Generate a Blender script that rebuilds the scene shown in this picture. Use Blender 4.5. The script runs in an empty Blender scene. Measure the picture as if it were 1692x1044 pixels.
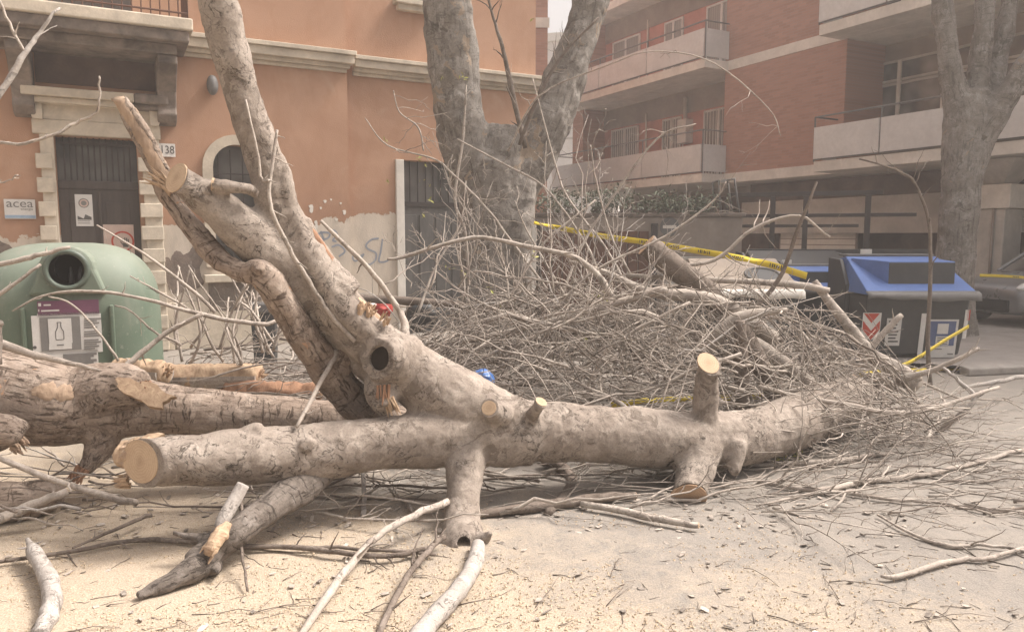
import bpy, bmesh, math, random
import numpy as np
from mathutils import Vector, Matrix, noise as mnoise
from math import radians as R, sin, cos, pi

random.seed(7); rng = np.random.default_rng(7)
S = bpy.context.scene; COL = S.collection

# ------------------------------------------------------------------ camera, sky, sun, exposure
HC, FPX, PITCH = 1.75, 1235.0, math.atan(132/1235)
cam = bpy.data.cameras.new('camera'); cam.sensor_width = 36; cam.lens = 36*FPX/1692
cam.clip_start = .05; cam.clip_end = 500
co = bpy.data.objects.new('camera', cam); COL.objects.link(co)
co.location = (0, 0, HC); co.rotation_euler = (pi/2-PITCH, 0, 0); S.camera = co
W = bpy.data.worlds.new('World'); S.world = W; W.use_nodes = True
SUN_EL, SUN_AZ = R(52), R(74)          # azimuth clockwise from +Y: the light comes from the back right
wn = W.node_tree.nodes; wl = W.node_tree.links
sky = wn.new('ShaderNodeTexSky'); sky.sky_type = 'NISHITA'; sky.sun_disc = False
sky.sun_elevation = SUN_EL; sky.sun_rotation = SUN_AZ; sky.dust_density = 5; sky.ozone_density = .4
hs = wn.new('ShaderNodeHueSaturation'); hs.inputs['Saturation'].default_value = .12
tint = wn.new('ShaderNodeMix'); tint.data_type = 'RGBA'; tint.blend_type = 'MULTIPLY'; tint.inputs[0].default_value = 1
tint.inputs[7].default_value = (1, .93, .895, 1)
# an overcast dome is brighter overhead than at the horizon
tcw = wn.new('ShaderNodeTexCoord'); sxw = wn.new('ShaderNodeSeparateXYZ'); wl.new(tcw.outputs['Generated'], sxw.inputs[0]); mrw = wn.new('ShaderNodeMapRange'); mrw.inputs[3].default_value = .52; mrw.inputs[4].default_value = 2.0; wl.new(sxw.outputs[2], mrw.inputs[0])
ovr = wn.new('ShaderNodeMix'); ovr.data_type = 'RGBA'; ovr.blend_type = 'MULTIPLY'; ovr.inputs[0].default_value = 1; wl.new(mrw.outputs[0], ovr.inputs[7]); wl.new(sky.outputs[0], ovr.inputs[6]); wl.new(ovr.outputs[2], hs.inputs['Color']); wl.new(hs.outputs[0], tint.inputs[6])
wl.new(tint.outputs[2], wn['Background'].inputs['Color']); wn['Background'].inputs['Strength'].default_value = .115
sl = bpy.data.lights.new('sun', 'SUN'); sl.energy = 3.1; sl.angle = R(18); sl.color = (1, .925, .845)
so = bpy.data.objects.new('sun', sl); COL.objects.link(so)
sdir = Vector((sin(SUN_AZ)*cos(SUN_EL), cos(SUN_AZ)*cos(SUN_EL), sin(SUN_EL)))
so.rotation_euler = sdir.to_track_quat('Z', 'Y').to_euler()
S.view_settings.view_transform = 'Standard'; S.view_settings.look = 'None'
S.view_settings.exposure = .83; S.view_settings.gamma = 1
S.render.engine = 'CYCLES'; S.cycles.use_denoising = True
S.cycles.max_bounces = 6; S.cycles.volume_bounces = 1
try: S.cycles.denoiser = 'OPENIMAGEDENOISE'
except Exception: pass

# ------------------------------------------------------------------ measuring helpers: a sight line of the photograph met with a real plane
CF = np.array([0, cos(PITCH), -sin(PITCH)]); CU = np.array([0, sin(PITCH), cos(PITCH)]); CO = np.array([0, 0, HC])
def ray(px, py):
    return CF + np.array([(px-846)/FPX, 0, 0]) + CU*(522-py)/FPX
def P(px, py, Y):
    d = ray(px, py); return CO + d*(Y/d[1])
def G(px, py, z=0.):
    d = ray(px, py); return CO + d*((z-HC)/d[2])
def RP(rpx, Y): return rpx*Y/FPX

# ------------------------------------------------------------------ mesh helpers
class MB:
    def __init__(s): s.v = []; s.f = []; s.n = 0
    def add(s, verts, faces):
        o = s.n; verts = np.asarray(verts, float).reshape(-1, 3)
        s.v.append(verts); s.n += len(verts)
        s.f.extend([tuple(int(i)+o for i in f) for f in faces]); return s
    def box(s, x0, x1, y0, y1, z0, z1):
        v = [(x, y, z) for x in (x0, x1) for y in (y0, y1) for z in (z0, z1)]
        return s.add(v, [(0,1,3,2),(4,6,7,5),(0,4,5,1),(2,3,7,6),(0,2,6,4),(1,5,7,3)])
    def hexa(s, b, t):     # bottom 4 and top 4 corners, counter-clockwise
        return s.add(list(b)+list(t), [(3,2,1,0),(4,5,6,7),(0,1,5,4),(1,2,6,5),(2,3,7,6),(3,0,4,7)])
    def prism(s, poly, y0, y1):    # outline in xz extruded along y
        n = len(poly)
        v = [(x, y0, z) for x, z in poly]+[(x, y1, z) for x, z in poly]
        return s.add(v, [tuple(range(n)), tuple(range(2*n-1, n-1, -1))]+[(i, n+i, n+(i+1) % n, (i+1) % n) for i in range(n)])
    def tube(s, pts, rad, sides=8, caps=True, start_n=None, end_n=None):
        v, f, _ = tube_geo(pts, rad, sides, caps, start_n, end_n); return s.add(v, f)
    def mesh(s, name):
        me = bpy.data.meshes.new(name)
        me.from_pydata(np.concatenate(s.v).tolist() if s.v else [], [], s.f); return me
    def build(s, name, mat, parent=None, smooth=False, bevel=0, loc=None):
        me = s.mesh(name)
        return link(name, me, mat, parent, smooth, bevel, loc)
def link(name, me, mat, parent=None, smooth=False, bevel=0, loc=None):
    bm = bmesh.new(); bm.from_mesh(me); bmesh.ops.recalc_face_normals(bm, faces=bm.faces); bm.to_mesh(me); bm.free()
    if smooth: me.polygons.foreach_set('use_smooth', [True]*len(me.polygons))
    if mat: me.materials.append(mat)
    o = bpy.data.objects.new(name, me); COL.objects.link(o)
    if parent: o.parent = parent
    if loc is not None: o.location = loc
    if bevel:
        m = o.modifiers.new('bevel', 'BEVEL'); m.width = bevel; m.segments = 2; m.limit_method = 'ANGLE'; m.angle_limit = R(40)
    return o
def tag(o, label=None, cat=None, group=None, kind=None):
    if label: o['label'] = label
    if cat: o['category'] = cat
    if group: o['group'] = group
    if kind: o['kind'] = kind
    return o
def thing(name, loc=(0, 0, 0), rz=0, label=None, cat=None, group=None, kind=None):
    o = bpy.data.objects.new(name, None); COL.objects.link(o); o.empty_display_size = .2
    o.location = loc; o.rotation_euler = (0, 0, rz); return tag(o, label, cat, group, kind)
def catmull(pts, per=6):
    p = np.asarray(pts, float)
    if len(p) < 3: 
        t = np.linspace(0, 1, per+1)[:, None]; return p[0]*(1-t)+p[-1]*t
    q = np.vstack([2*p[0]-p[1], p, 2*p[-1]-p[-2]]); out = []
    for i in range(1, len(q)-2):
        a, b, c, d = q[i-1:i+3]
        for t in np.arange(per)/per:
            out.append(.5*((2*b)+(c-a)*t+(2*a-5*b+4*c-d)*t*t+(3*b-a-3*c+d)*t**3))
    out.append(p[-1]); return np.array(out)
def tube_geo(pts, rad, sides=8, caps=True, start_n=None, end_n=None):
    p = np.asarray(pts, float); n = len(p); rad = np.broadcast_to(np.asarray(rad, float), (n,))
    if start_n is not None or end_n is not None:      # an oblique saw cut: drop rings that the slanting face would run through
        keep = np.ones(n, bool)
        for nn, i0 in ((start_n, 0), (end_n, n-1)):
            if nn is None: continue
            ax = p[0]-p[1] if i0 == 0 else p[-1]-p[-2]; ax = ax/np.linalg.norm(ax)
            c = abs(np.dot(ax, nn)); sh = rad[i0]*math.sqrt(max(0, 1-c*c))/max(c, .2)
            d = np.linalg.norm(p-p[i0], axis=1); keep &= (d > sh*1.15) | (np.arange(n) == i0)
        p = p[keep]; rad = rad[keep]; n = len(p)
    t = np.gradient(p, axis=0); t /= np.linalg.norm(t, axis=1)[:, None]+1e-12
    u = np.cross(t[0], [0, 0, 1.]); 
    if np.linalg.norm(u) < .1: u = np.cross(t[0], [1., 0, 0])
    u /= np.linalg.norm(u); ang = np.linspace(0, 2*pi, sides, endpoint=False); V = []; rings = []
    for i in range(n):
        u = u-t[i]*np.dot(u, t[i]); u /= np.linalg.norm(u)+1e-12; w = np.cross(t[i], u)
        ring = p[i]+rad[i]*(np.cos(ang)[:, None]*u+np.sin(ang)[:, None]*w)
        for nn, i0 in ((start_n, 0), (end_n, n-1)):
            if nn is not None and i == i0:
                ring = ring+t[i]*(-((ring-p[i])@nn)/np.dot(t[i], nn))[:, None]
        rings.append(ring); V.append(ring)
    F = [(i*sides+k, i*sides+(k+1) % sides, (i+1)*sides+(k+1) % sides, (i+1)*sides+k) for i in range(n-1) for k in range(sides)]
    if caps: F += [tuple(range(sides-1, -1, -1)), tuple((n-1)*sides+k for k in range(sides))]
    return np.concatenate(V), F, rings
def bake(o):
    dg = bpy.context.evaluated_depsgraph_get(); me = bpy.data.meshes.new_from_object(o.evaluated_get(dg))
    o.modifiers.clear(); old = o.data; o.data = me; bpy.data.meshes.remove(old); return o
def bumps(me, amps, seed=0):       # (scale, amplitude) noise pushed along the normals
    n = len(me.vertices); cv = np.empty(n*3); me.vertices.foreach_get('co', cv); cv = cv.reshape(-1, 3)
    nv = np.empty(n*3); me.vertices.foreach_get('normal', nv); nv = nv.reshape(-1, 3); d = np.zeros(n)
    for sc, am in amps:
        d += am*np.array([mnoise.noise(Vector((x*sc+seed, y*sc, z*sc))) for x, y, z in cv])
    me.vertices.foreach_set('co', (cv+nv*d[:, None]).ravel()); me.update()

# ------------------------------------------------------------------ materials
class NT:
    def __init__(s, name):
        s.m = bpy.data.materials.new(name); s.m.use_nodes = True; s.t = s.m.node_tree
        s.b = s.t.nodes['Principled BSDF']; s.c = s.n('TexCoord').outputs['Object']
    def n(s, k, **kw):
        x = s.t.nodes.new('ShaderNode'+k)
        for a, b in kw.items(): setattr(x, a, b)
        return x
    def L(s, a, b): s.t.links.new(a, b)
    def noise(s, scale, detail=4, rough=.55, dist=0, vec=None, stretch=None):
        x = s.n('TexNoise'); x.inputs['Scale'].default_value = scale; x.inputs['Detail'].default_value = detail
        x.inputs['Roughness'].default_value = rough; x.inputs['Distortion'].default_value = dist
        v = vec or s.c
        if stretch:
            mp = s.n('Mapping'); mp.inputs['Scale'].default_value = stretch; s.L(v, mp.inputs[0]); v = mp.outputs[0]
        s.L(v, x.inputs['Vector']); return x.outputs[0]
    def ramp(s, fac, stops, mode='LINEAR'):
        x = s.n('ValToRGB'); x.color_ramp.interpolation = mode; e = x.color_ramp.elements
        while len(e) < len(stops): e.new(.5)
        for i, (p, c) in enumerate(stops):
            e[i].position = p; e[i].color = (*c, 1) if hasattr(c, '__len__') else (c, c, c, 1)
        s.L(fac, x.inputs[0]); return x.outputs[0]
    def mix(s, fac, a, b, mode='MIX'):
        x = s.n('Mix', data_type='RGBA', blend_type=mode)
        for i, v in ((0, fac), (6, a), (7, b)):
            if hasattr(v, 'is_linked'): s.L(v, x.inputs[i])
            elif i == 0: x.inputs[0].default_value = v
            else: x.inputs[i].default_value = (*v, 1)
        return x.outputs[2]
    def math(s, op, a, b=0., c=None):
        x = s.n('Math', operation=op)
        for i, v in enumerate((a, b) if c is None else (a, b, c)):
            if hasattr(v, 'is_linked'): s.L(v, x.inputs[i])
            else: x.inputs[i].default_value = v
        return x.outputs[0]
    def sep(s, v=None):
        x = s.n('SeparateXYZ'); s.L(v or s.c, x.inputs[0]); return x.outputs
    def out(s, col, rough=.8, bump=None, bstr=.3, bdist=.02, metal=0, spec=.3):
        if hasattr(col, 'is_linked'): s.L(col, s.b.inputs['Base Color'])
        else: s.b.inputs['Base Color'].default_value = (*col, 1)
        if hasattr(rough, 'is_linked'): s.L(rough, s.b.inputs['Roughness'])
        else: s.b.inputs['Roughness'].default_value = rough
        s.b.inputs['Metallic'].default_value = metal; s.b.inputs['Specular IOR Level'].default_value = spec
        if bump is not None:
            x = s.n('Bump'); x.inputs['Strength'].default_value = bstr; x.inputs['Distance'].default_value = bdist
            s.L(bump, x.inputs['Height']); s.L(x.outputs[0], s.b.inputs['Normal'])
        return s.m
def sc(c, k): return tuple(min(1, x*k) for x in c)
def plain(name, c, rough=.7, var=.25, scale=6, bump=.15, metal=0, spec=.3, streak=None):
    """painted / weathered surface: two scales of tone, fine grain, slightly uneven gloss"""
    m = NT(name); a = m.noise(scale, 6, .6, .5, stretch=streak); b = m.noise(scale*9, 3)
    c1 = m.mix(m.ramp(a, [(.3, 0), (.7, 1)]), sc(c, 1-var), sc(c, 1+var*.6)); c2 = m.mix(m.ramp(b, [(.35, 0), (.7, .35)]), c1, sc(c, .75))
    r = m.math('MULTIPLY_ADD', a, .25, rough-.12)
    return m.out(c2, r, b, bump, .01, metal, spec)
def bark(name, dark, mid, pale, flake=.5, crack=.35, peel=None, peel_lo=.66, fine=1., vary=0., streak=None, grain=False, lk=.42):
    m = NT(name)
    warp = m.n('VectorMath', operation='MULTIPLY_ADD'); nz = m.n('TexNoise'); nz.inputs['Scale'].default_value = 5; nz.inputs['Detail'].default_value = 4; m.L(m.c, nz.inputs['Vector'])
    m.L(nz.outputs['Color'], warp.inputs[0]); warp.inputs[1].default_value = (.3, .3, .3); m.L(m.c, warp.inputs[2]); w = warp.outputs[0]
    if grain:      # the limb's own coordinates: along it, and round it
        at = m.n('Attribute'); at.attribute_name = 'grain'; gw = m.n('VectorMath', operation='MULTIPLY_ADD'); m.L(nz.outputs['Color'], gw.inputs[0]); gw.inputs[1].default_value = (.10, .05, .05); m.L(at.outputs['Vector'], gw.inputs[2]); gv = gw.outputs[0]
    big = m.noise(2.3*fine, 5, .6, .6); med = m.noise(9*fine, 6, .6, .4, vec=w, stretch=streak); fin = m.noise(80*fine, 4, .65)
    c = m.ramp(med, [(.25, tuple(.45*x+.55*y for x, y in zip(dark, mid))), (.5, mid), (.75, pale)])
    c = m.mix(m.ramp(big, [(.38, 0), (.66, flake)]), c, pale)
    pl = m.noise(3.6*fine, 7, .62, 1.3, vec=w); plate = m.ramp(pl, [(.60, 0), (.608, 1)])
    c = m.mix(m.math('MULTIPLY', plate, .55), c, dark); pl2 = m.noise(5.3*fine, 6, .6, 1., vec=w); plate2 = m.ramp(pl2, [(.62, 0), (.628, 1)]); c = m.mix(m.math('MULTIPLY', plate2, .5), c, sc(pale, 1.12))
    ln = m.noise(4.6*fine, 8, .62, 1.6, vec=w); mask = m.ramp(m.noise(3.1*fine, 4), [(.46, 0), (.53, 1)])
    cr = m.math('MULTIPLY', m.ramp(ln, [(.488, 0), (.5, 1), (.512, 0)]), mask)
    h = m.math('ADD', m.math('MULTIPLY', med, .6), m.math('MULTIPLY', fin, .3))
    if grain:
        lo = m.noise(1, 5, .6, .3, vec=gv, stretch=(5*fine, 42*fine, 42*fine)); tr = m.noise(1, 5, .6, .3, vec=gv, stretch=(46*fine, 7*fine, 7*fine)); gm = m.noise(2.6*fine, 4, .6, .5)
        c = m.mix(m.ramp(lo, [(.42, lk), (.58, 0)]), c, dark)
        c1 = m.math('MULTIPLY', m.ramp(lo, [(.40, 1), (.425, 0)]), m.ramp(gm, [(.42, 0), (.50, 1)])); c2 = m.math('MULTIPLY', m.ramp(tr, [(.385, 1), (.41, 0)]), m.ramp(gm, [(.48, 1), (.56, 0)]))
        cr = m.math('MAXIMUM', cr, m.math('MAXIMUM', c1, c2)); h = m.math('ADD', h, m.math('ADD', m.math('MULTIPLY', lo, .55), m.math('MULTIPLY', tr, .35)))
    c = m.mix(m.math('MULTIPLY', cr, crack), c, sc(dark, .4))
    c = m.mix(m.ramp(fin, [(.3, .4), (.55, 0)]), c, sc(dark, .8))
    if peel:
        c = m.mix(m.ramp(m.noise(1.7*fine, 6, .65, 1.2, vec=w), [(peel_lo, 0), (peel_lo+.01, 1)]), c, peel)
    if vary:
        g = m.n('NewGeometry'); v = m.n('HueSaturation'); v.inputs['Hue'].default_value = .5; m.L(m.math('MULTIPLY_ADD', g.outputs['Random Per Island'], 2*vary, 1-vary), v.inputs['Value']); m.L(c, v.inputs['Color']); c = v.outputs[0]
    h = m.math('SUBTRACT', h, m.math('MULTIPLY', cr, .9)); h = m.math('SUBTRACT', h, m.math('MULTIPLY', plate, .4)); h = m.math('ADD', h, m.math('MULTIPLY', plate2, .3))
    return m.out(c, .92, h, .7, .012, 0, .12)
def endgrain(name, pale, dark):
    m = NT(name); o = m.sep(); nz = m.noise(7, 4)
    r = m.math('SQRT', m.math('ADD', m.math('MULTIPLY', o[0], o[0]), m.math('MULTIPLY', o[1], o[1])))
    s_ = m.math('SINE', m.math('MULTIPLY', m.math('ADD', r, m.math('MULTIPLY', nz, .05)), 380))
    c = m.mix(m.math('MULTIPLY_ADD', s_, .16, .28), pale, dark)
    c = m.mix(m.ramp(m.noise(5, 5, .6, .6), [(.42, 0), (.75, .6)]), c, dark)
    saw = m.noise(30, 4, .6, 0, stretch=(1, 9, 1)); c = m.mix(m.ramp(r, [(.0, .55), (.035, .15), (.05, 0)]), c, sc(dark, .8)); c = m.mix(m.ramp(saw, [(.45, 0), (.75, .4)]), c, sc(dark, .8))
    return m.out(c, .85, saw, .4, .004)
def splinter(name, a, b):
    m = NT(name); g = m.noise(28, 6, .7, .5, stretch=(1, 1, .25)); n2 = m.noise(6, 3)
    c = m.mix(m.ramp(g, [(.3, 0), (.68, 1)]), b, a); c = m.mix(m.ramp(n2, [(.5, 0), (.8, .5)]), c, sc(b, .7))
    return m.out(c, .9, g, .8, .01)

M = {}
M['bark'] = bark('plane_bark', (.125,.10,.081), (.27,.226,.19), (.41,.36,.31), .5, .95, grain=True, lk=.4)
M['bark_brown'] = bark('brown_bark', (.16,.118,.092), (.29,.228,.182), (.43,.365,.31), .35, .8, peel=(.38,.235,.15), peel_lo=.63, grain=True)
M['bark_grey'] = bark('wet_shaded_bark', (.085,.07,.06), (.16,.135,.115), (.25,.22,.195), .3, .7, grain=True)  # bark darkened for wetness and for the shade under the trunk
M['bark_dark'] = bark('standing_bark', (.095,.08,.068), (.21,.185,.16), (.38,.355,.325), .45, .35, peel=(.30,.24,.185), peel_lo=.60, fine=.7, grain=True, lk=.1)
M['twig'] = bark('twig_bark', (.19,.16,.137), (.335,.288,.248), (.48,.43,.375), .5, .2, vary=.42)
M['twig_dark'] = bark('dark_twig_bark', (.095,.073,.06), (.16,.13,.107), (.25,.21,.18), .4, .2, vary=.3)
M['twig_pale'] = bark('pale_twig_bark', (.22,.195,.172), (.36,.325,.295), (.48,.445,.41), .5, .4)
M['endgrain'] = endgrain('sawn_wood', (.57,.43,.295), (.38,.26,.165))
M['endgrain_brown'] = endgrain('brown_sawn_wood', (.50,.34,.22), (.36,.225,.14))
M['splinter'] = splinter('splintered_wood', (.52,.39,.265), (.31,.205,.135)); M['chips'] = plain('wood_chip', (.55,.43,.30), .9, .4, 40, .1)
M['splinter_red'] = splinter('reddish_inner_bark', (.36,.21,.13), (.22,.12,.075))
M['peeled'] = splinter('peeled_wood', (.44,.325,.23), (.27,.19,.135))
def m_ground():
    m = NT('dusty_asphalt'); o = m.sep()
    f1 = m.noise(120, 3, .6); f2 = m.noise(35, 4, .65); b = m.noise(.9, 5, .6, .6); md = m.noise(5, 6, .7, .8)
    asp = m.mix(m.ramp(f1, [(.35, 0), (.65, 1)]), (.165,.149,.133), (.265,.241,.214))
    asp = m.mix(m.ramp(md, [(.4, 0), (.7, .6)]), asp, (.30,.265,.225))
    saw = m.mix(m.ramp(f1, [(.34, 0), (.62, 1)]), (.28,.228,.172), (.45,.375,.29)); saw = m.mix(m.ramp(f2, [(.55, 0), (.75, .6)]), saw, (.28,.225,.165))
    # the spill of sawdust lies on the near left and thins out to the right and to the back
    d = m.math('MULTIPLY_ADD', o[0], -.30, .35); d = m.math('SUBTRACT', d, m.math('MULTIPLY', m.math('SUBTRACT', o[1], 4.2), .42))
    d = m.math('ADD', d, m.math('MULTIPLY', m.math('SUBTRACT', b, .5), 1.6)); d = m.math('ADD', d, m.math('MULTIPLY', m.math('SUBTRACT', md, .5), 1.1))
    d = m.math('ADD', d, m.math('MULTIPLY', m.math('SUBTRACT', f2, .5), .9))
    k = m.ramp(d, [(.06, 0), (.36, .35), (.82, 1)])
    h = m.math('ADD', m.math('MULTIPLY', f1, .4), m.math('ADD', m.math('MULTIPLY', f2, .6), md))
    return m.out(m.mix(k, asp, saw), .95, h, .6, .012, 0, .15)
M['ground'] = m_ground()
M['pavement'] = plain('pale_pavement', (.30,.27,.245), .9, .2, 2.5, .3)
M['kerb'] = plain('kerb_stone', (.29,.265,.24), .9, .25, 5, .4)
def m_orange():
    m = NT('orange_plaster'); o = m.sep(); a = m.noise(.7, 6, .62, .8); b = m.noise(3.5, 6, .6, .5, stretch=(1, 1, .35)); f = m.noise(60, 3); e = m.noise(1.8, 6, .7)
    c = m.mix(m.ramp(a, [(.32, 0), (.68, 1)]), (.37,.215,.14), (.46,.285,.195)); c = m.mix(m.ramp(b, [(.48, 0), (.8, .5)]), c, (.33,.17,.095))
    c = m.mix(m.ramp(m.noise(1.3, 5, .6, 1), [(.6, 0), (.75, .35)]), c, (.52,.38,.28))
    edge = m.math('ADD', o[2], m.math('MULTIPLY', m.math('SUBTRACT', e, .5), .75)); edge = m.math('SUBTRACT', edge, m.math('MULTIPLY', o[0], .075))
    low = m.mix(m.ramp(b, [(.4, 0), (.7, 1)]), (.56,.49,.41), (.41,.36,.305)); low = m.mix(m.ramp(e, [(.55, 0), (.62, .6)]), low, (.60,.53,.45))
    dirty = m.ramp(m.math('MULTIPLY_ADD', edge, .5, -.5), [(.36, .6), (.62, 0)])
    c = m.mix(dirty, c, (.28,.16,.105)); k = m.ramp(m.math('MULTIPLY_ADD', edge, .5, -.5), [(.395, 1), (.402, 0)])
    return m.out(m.mix(k, c, low), .93, m.math('ADD', m.math('MULTIPLY', k, -1.), f), .35, .01, 0, .15)
M['orange'] = m_orange()
M['stone'] = plain('old_stone', (.56,.49,.395), .9, .3, 3, .4)
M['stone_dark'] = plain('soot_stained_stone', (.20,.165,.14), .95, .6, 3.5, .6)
M['dark_plaster'] = plain('dark_brown_plaster', (.125,.085,.07), .95, .4, 2.5, .4)  # even dark brown, shared by the bracket panel and the ground floor
M['masonry'] = plain('bare_masonry', (.20,.16,.135), .95, .4, 9, .8)
M['dark_wood'] = plain('dark_door_paint', (.07,.056,.05), .6, .3, 4, .2, streak=(3, 3, .4))
M['grey_door'] = plain('grey_door_paint', (.115,.11,.105), .6, .3, 3, .2, streak=(3, 3, .4))
M['iron'] = plain('dark_iron', (.055,.046,.043), .55, .3, 10, .2)
M['rust'] = plain('brown_iron', (.13,.065,.045), .7, .35, 10, .3)
M['white'] = plain('white_paint', (.68,.66,.63), .6, .1, 5, .05)
M['white_wall'] = plain('white_render', (.66,.63,.60), .9, .12, 1.2, .1)
M['cream'] = plain('cream_concrete', (.68,.64,.58), .9, .2, 1.6, .2)
M['grey_conc'] = plain('grey_concrete', (.47,.44,.40), .9, .25, 1.6, .25)
M['brown_conc'] = plain('brown_render', (.29,.245,.21), .92, .25, 1.4, .25)  # darker brown mix, for recessed walls and the yard wall
M['red_wall'] = plain('red_render', (.48,.22,.175), .9, .2, 2, .15)
M['panel'] = plain('grey_glass_panel', (.60,.59,.575), .5, .12, 1.2, .03)
M['blue_bag'] = plain('blue_plastic', (.09,.20,.50), .35, .2, 6, .1, spec=.5)
M['red_bag'] = plain('red_plastic', (.45,.06,.05), .4, .2, 6, .1, spec=.5)
M['white_bag'] = plain('white_plastic', (.65,.64,.62), .35, .1, 6, .1, spec=.5)
def m_bin():
    m = NT('green_plastic'); o = m.sep(); a = m.noise(2.2, 6, .6, .5); b = m.noise(22, 5, .65); st = m.noise(5, 5, .6, .4, stretch=(1, 1, .12))
    c = m.mix(m.ramp(a, [(.3, 0), (.7, 1)]), (.095,.132,.095), (.14,.172,.13)); d = m.math('MULTIPLY', m.ramp(m.math('ADD', o[2], m.math('MULTIPLY', m.math('SUBTRACT', a, .5), .9)), [(.55, 0), (.95, 1)]), .45); rg = m.n('MapRange'); rg.inputs[1].default_value = 1.0; rg.inputs[2].default_value = 1.75
    m.L(m.math('ADD', o[2], m.math('MULTIPLY', m.math('SUBTRACT', a, .5), .7)), rg.inputs[0]); c = m.mix(m.math('MULTIPLY', rg.outputs[0], .38), c, (.31,.325,.28))
    c = m.mix(m.ramp(st, [(.55, 0), (.72, .45)]), c, (.24,.235,.195)); c = m.mix(m.ramp(b, [(.62, 0), (.70, .5)]), c, (.28,.28,.24))
    return m.out(c, .6, b, .1, .006, 0, .3)
M['bin_green'] = m_bin()
M['bin_hood'] = plain('grey_green_plastic', (.10,.125,.10), .5, .2, 3, .08, spec=.4)
M['bin_grey'] = plain('dark_grey_plastic', (.055,.056,.057), .5, .25, 4, .08, spec=.4)
M['bin_lip'] = plain('grey_rubber', (.16,.155,.15), .6, .2, 5, .1)
M['bin_blue'] = plain('blue_lid_plastic', (.105,.175,.40), .65, .16, 3, .05, spec=.2)
M['bin_beige'] = plain('beige_lid_plastic', (.30,.245,.195), .7, .2, 3, .05, spec=.4)
M['rot'] = plain('rotten_wood', (.035,.026,.02), .95, .4, 30, .5)
M['black'] = plain('black_void', (.012,.012,.012), .8, .1, 5, 0)
M['ink'] = plain('printed_ink', (.10,.095,.09), .8, .1, 8, 0)
M['grey_print'] = plain('grey_print', (.20,.19,.18), .7, .1, 8, 0)
M['paper'] = plain('printed_paper', (.62,.60,.57), .7, .08, 9, .02)
M['purple'] = plain('purple_print', (.17,.075,.12), .6, .15, 9, .02)
M['blue_print'] = plain('blue_print', (.10,.13,.24), .6, .15, 9, .02)
M['red_print'] = plain('red_reflective', (.48,.07,.045), .5, .2, 9, .02)
M['skin_print'] = plain('pink_print', (.55,.42,.36), .7, .1, 9, .02)
M['acea_blue'] = plain('pale_blue_print', (.30,.40,.52), .6, .1, 9, .02)
M['spray'] = plain('blue_grey_spray_paint', (.28,.30,.34), .9, .2, 6, 0)
M['tape'] = plain('yellow_tape', (.72,.55,.035), .4, .1, 7, .05, spec=.5)
M['car'] = plain('grey_car_paint', (.22,.22,.225), .3, .08, 2, .0, metal=.3, spec=.5)
M['car_light'] = plain('headlamp_plastic', (.7,.7,.68), .1, .05, 4, 0, spec=.8)
M['tyre'] = plain('tyre_rubber', (.03,.03,.03), .8, .2, 9, .2)
def m_glass():
    m = NT('window_glass'); n = m.noise(1.3, 2); c = m.mix(m.ramp(n, [(.4, 0), (.62, 1)]), (.05,.048,.045), (.17,.16,.15)); return m.out(c, .12, None, 0, 0, 0, .5)
M['glass'] = m_glass()
def m_curtain():
    m = NT('curtain'); o = m.sep(); s_ = m.math('SINE', m.math('MULTIPLY', o[0], 60)); return m.out(m.mix(m.math('MULTIPLY_ADD', s_, .3, .4), (.20,.18,.165), (.34,.315,.29)), .5)
M['curtain'] = m_curtain()
def m_brick():
    m = NT('red_brick_cladding'); mp = m.n('Mapping'); mp.inputs['Rotation'].default_value = (R(90), 0, 0); m.L(m.c, mp.inputs[0])
    b = m.n('TexBrick'); m.L(mp.outputs[0], b.inputs['Vector']); b.inputs['Scale'].default_value = 1
    b.inputs['Brick Width'].default_value = .26; b.inputs['Row Height'].default_value = .075; b.inputs['Mortar Size'].default_value = .007
    b.inputs['Color1'].default_value = (.39,.215,.158,1); b.inputs['Color2'].default_value = (.305,.165,.122,1); b.inputs['Mortar'].default_value = (.32,.22,.18,1)
    s_ = m.noise(.8, 6, .6, .6); c = m.mix(m.ramp(s_, [(.4, 0), (.72, .5)]), b.outputs[0], (.34,.195,.15)); return m.out(c, .92, b.outputs['Fac'], -.3, .006, 0, .15)
M['brick'] = m_brick()
def m_leaf(name, a, b):
    m = NT(name); return m.out(m.mix(m.ramp(m.noise(9, 3), [(.35, 0), (.65, 1)]), a, b), .6)
M['leaf'] = m_leaf('grey_green_leaf', (.07,.085,.055), (.15,.165,.115)); M['leaf_yellow'] = m_leaf('yellow_green_leaf', (.28,.30,.08), (.40,.36,.12))

# ------------------------------------------------------------------ ground
def sheet(name, x0, x1, y0, y1, z, mat, kind='structure'):
    o = MB().add([(x0, y0, z), (x1, y0, z), (x1, y1, z), (x0, y1, z)], [(0, 1, 2, 3)]).build(name, mat); return tag(o, kind=kind)
sheet('ground', -90, 90, -20, 150, 0, M['ground'])
gv, gf = [], []; nx, ny = 190, 120      # uneven drifts of sawdust and grit over the road
for j in range(ny):
    for i in range(nx):
        x, y = -4.6+9.6*i/(nx-1), 2.3+5.2*j/(ny-1); e = min(1, min(i, nx-1-i)/14, min(j+6, ny-1-j)/14)
        z = .021*mnoise.noise(Vector((x*.9, y*1.3, 0)))+.013*mnoise.noise(Vector((x*3.1, y*4.2, 5)))+.006*mnoise.noise(Vector((x*9, y*11, 2)))+.003*mnoise.noise(Vector((x*24, y*26, 2))); gv.append((x, y, z*e-.012*(1-e)))
for j in range(ny-1):
    for i in range(nx-1): k = j*nx+i; gf.append((k, k+1, k+nx+1, k+nx))
tag(MB().add(gv, gf).build('sawdust_ground', M['ground'], None, True), kind='structure')

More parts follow.
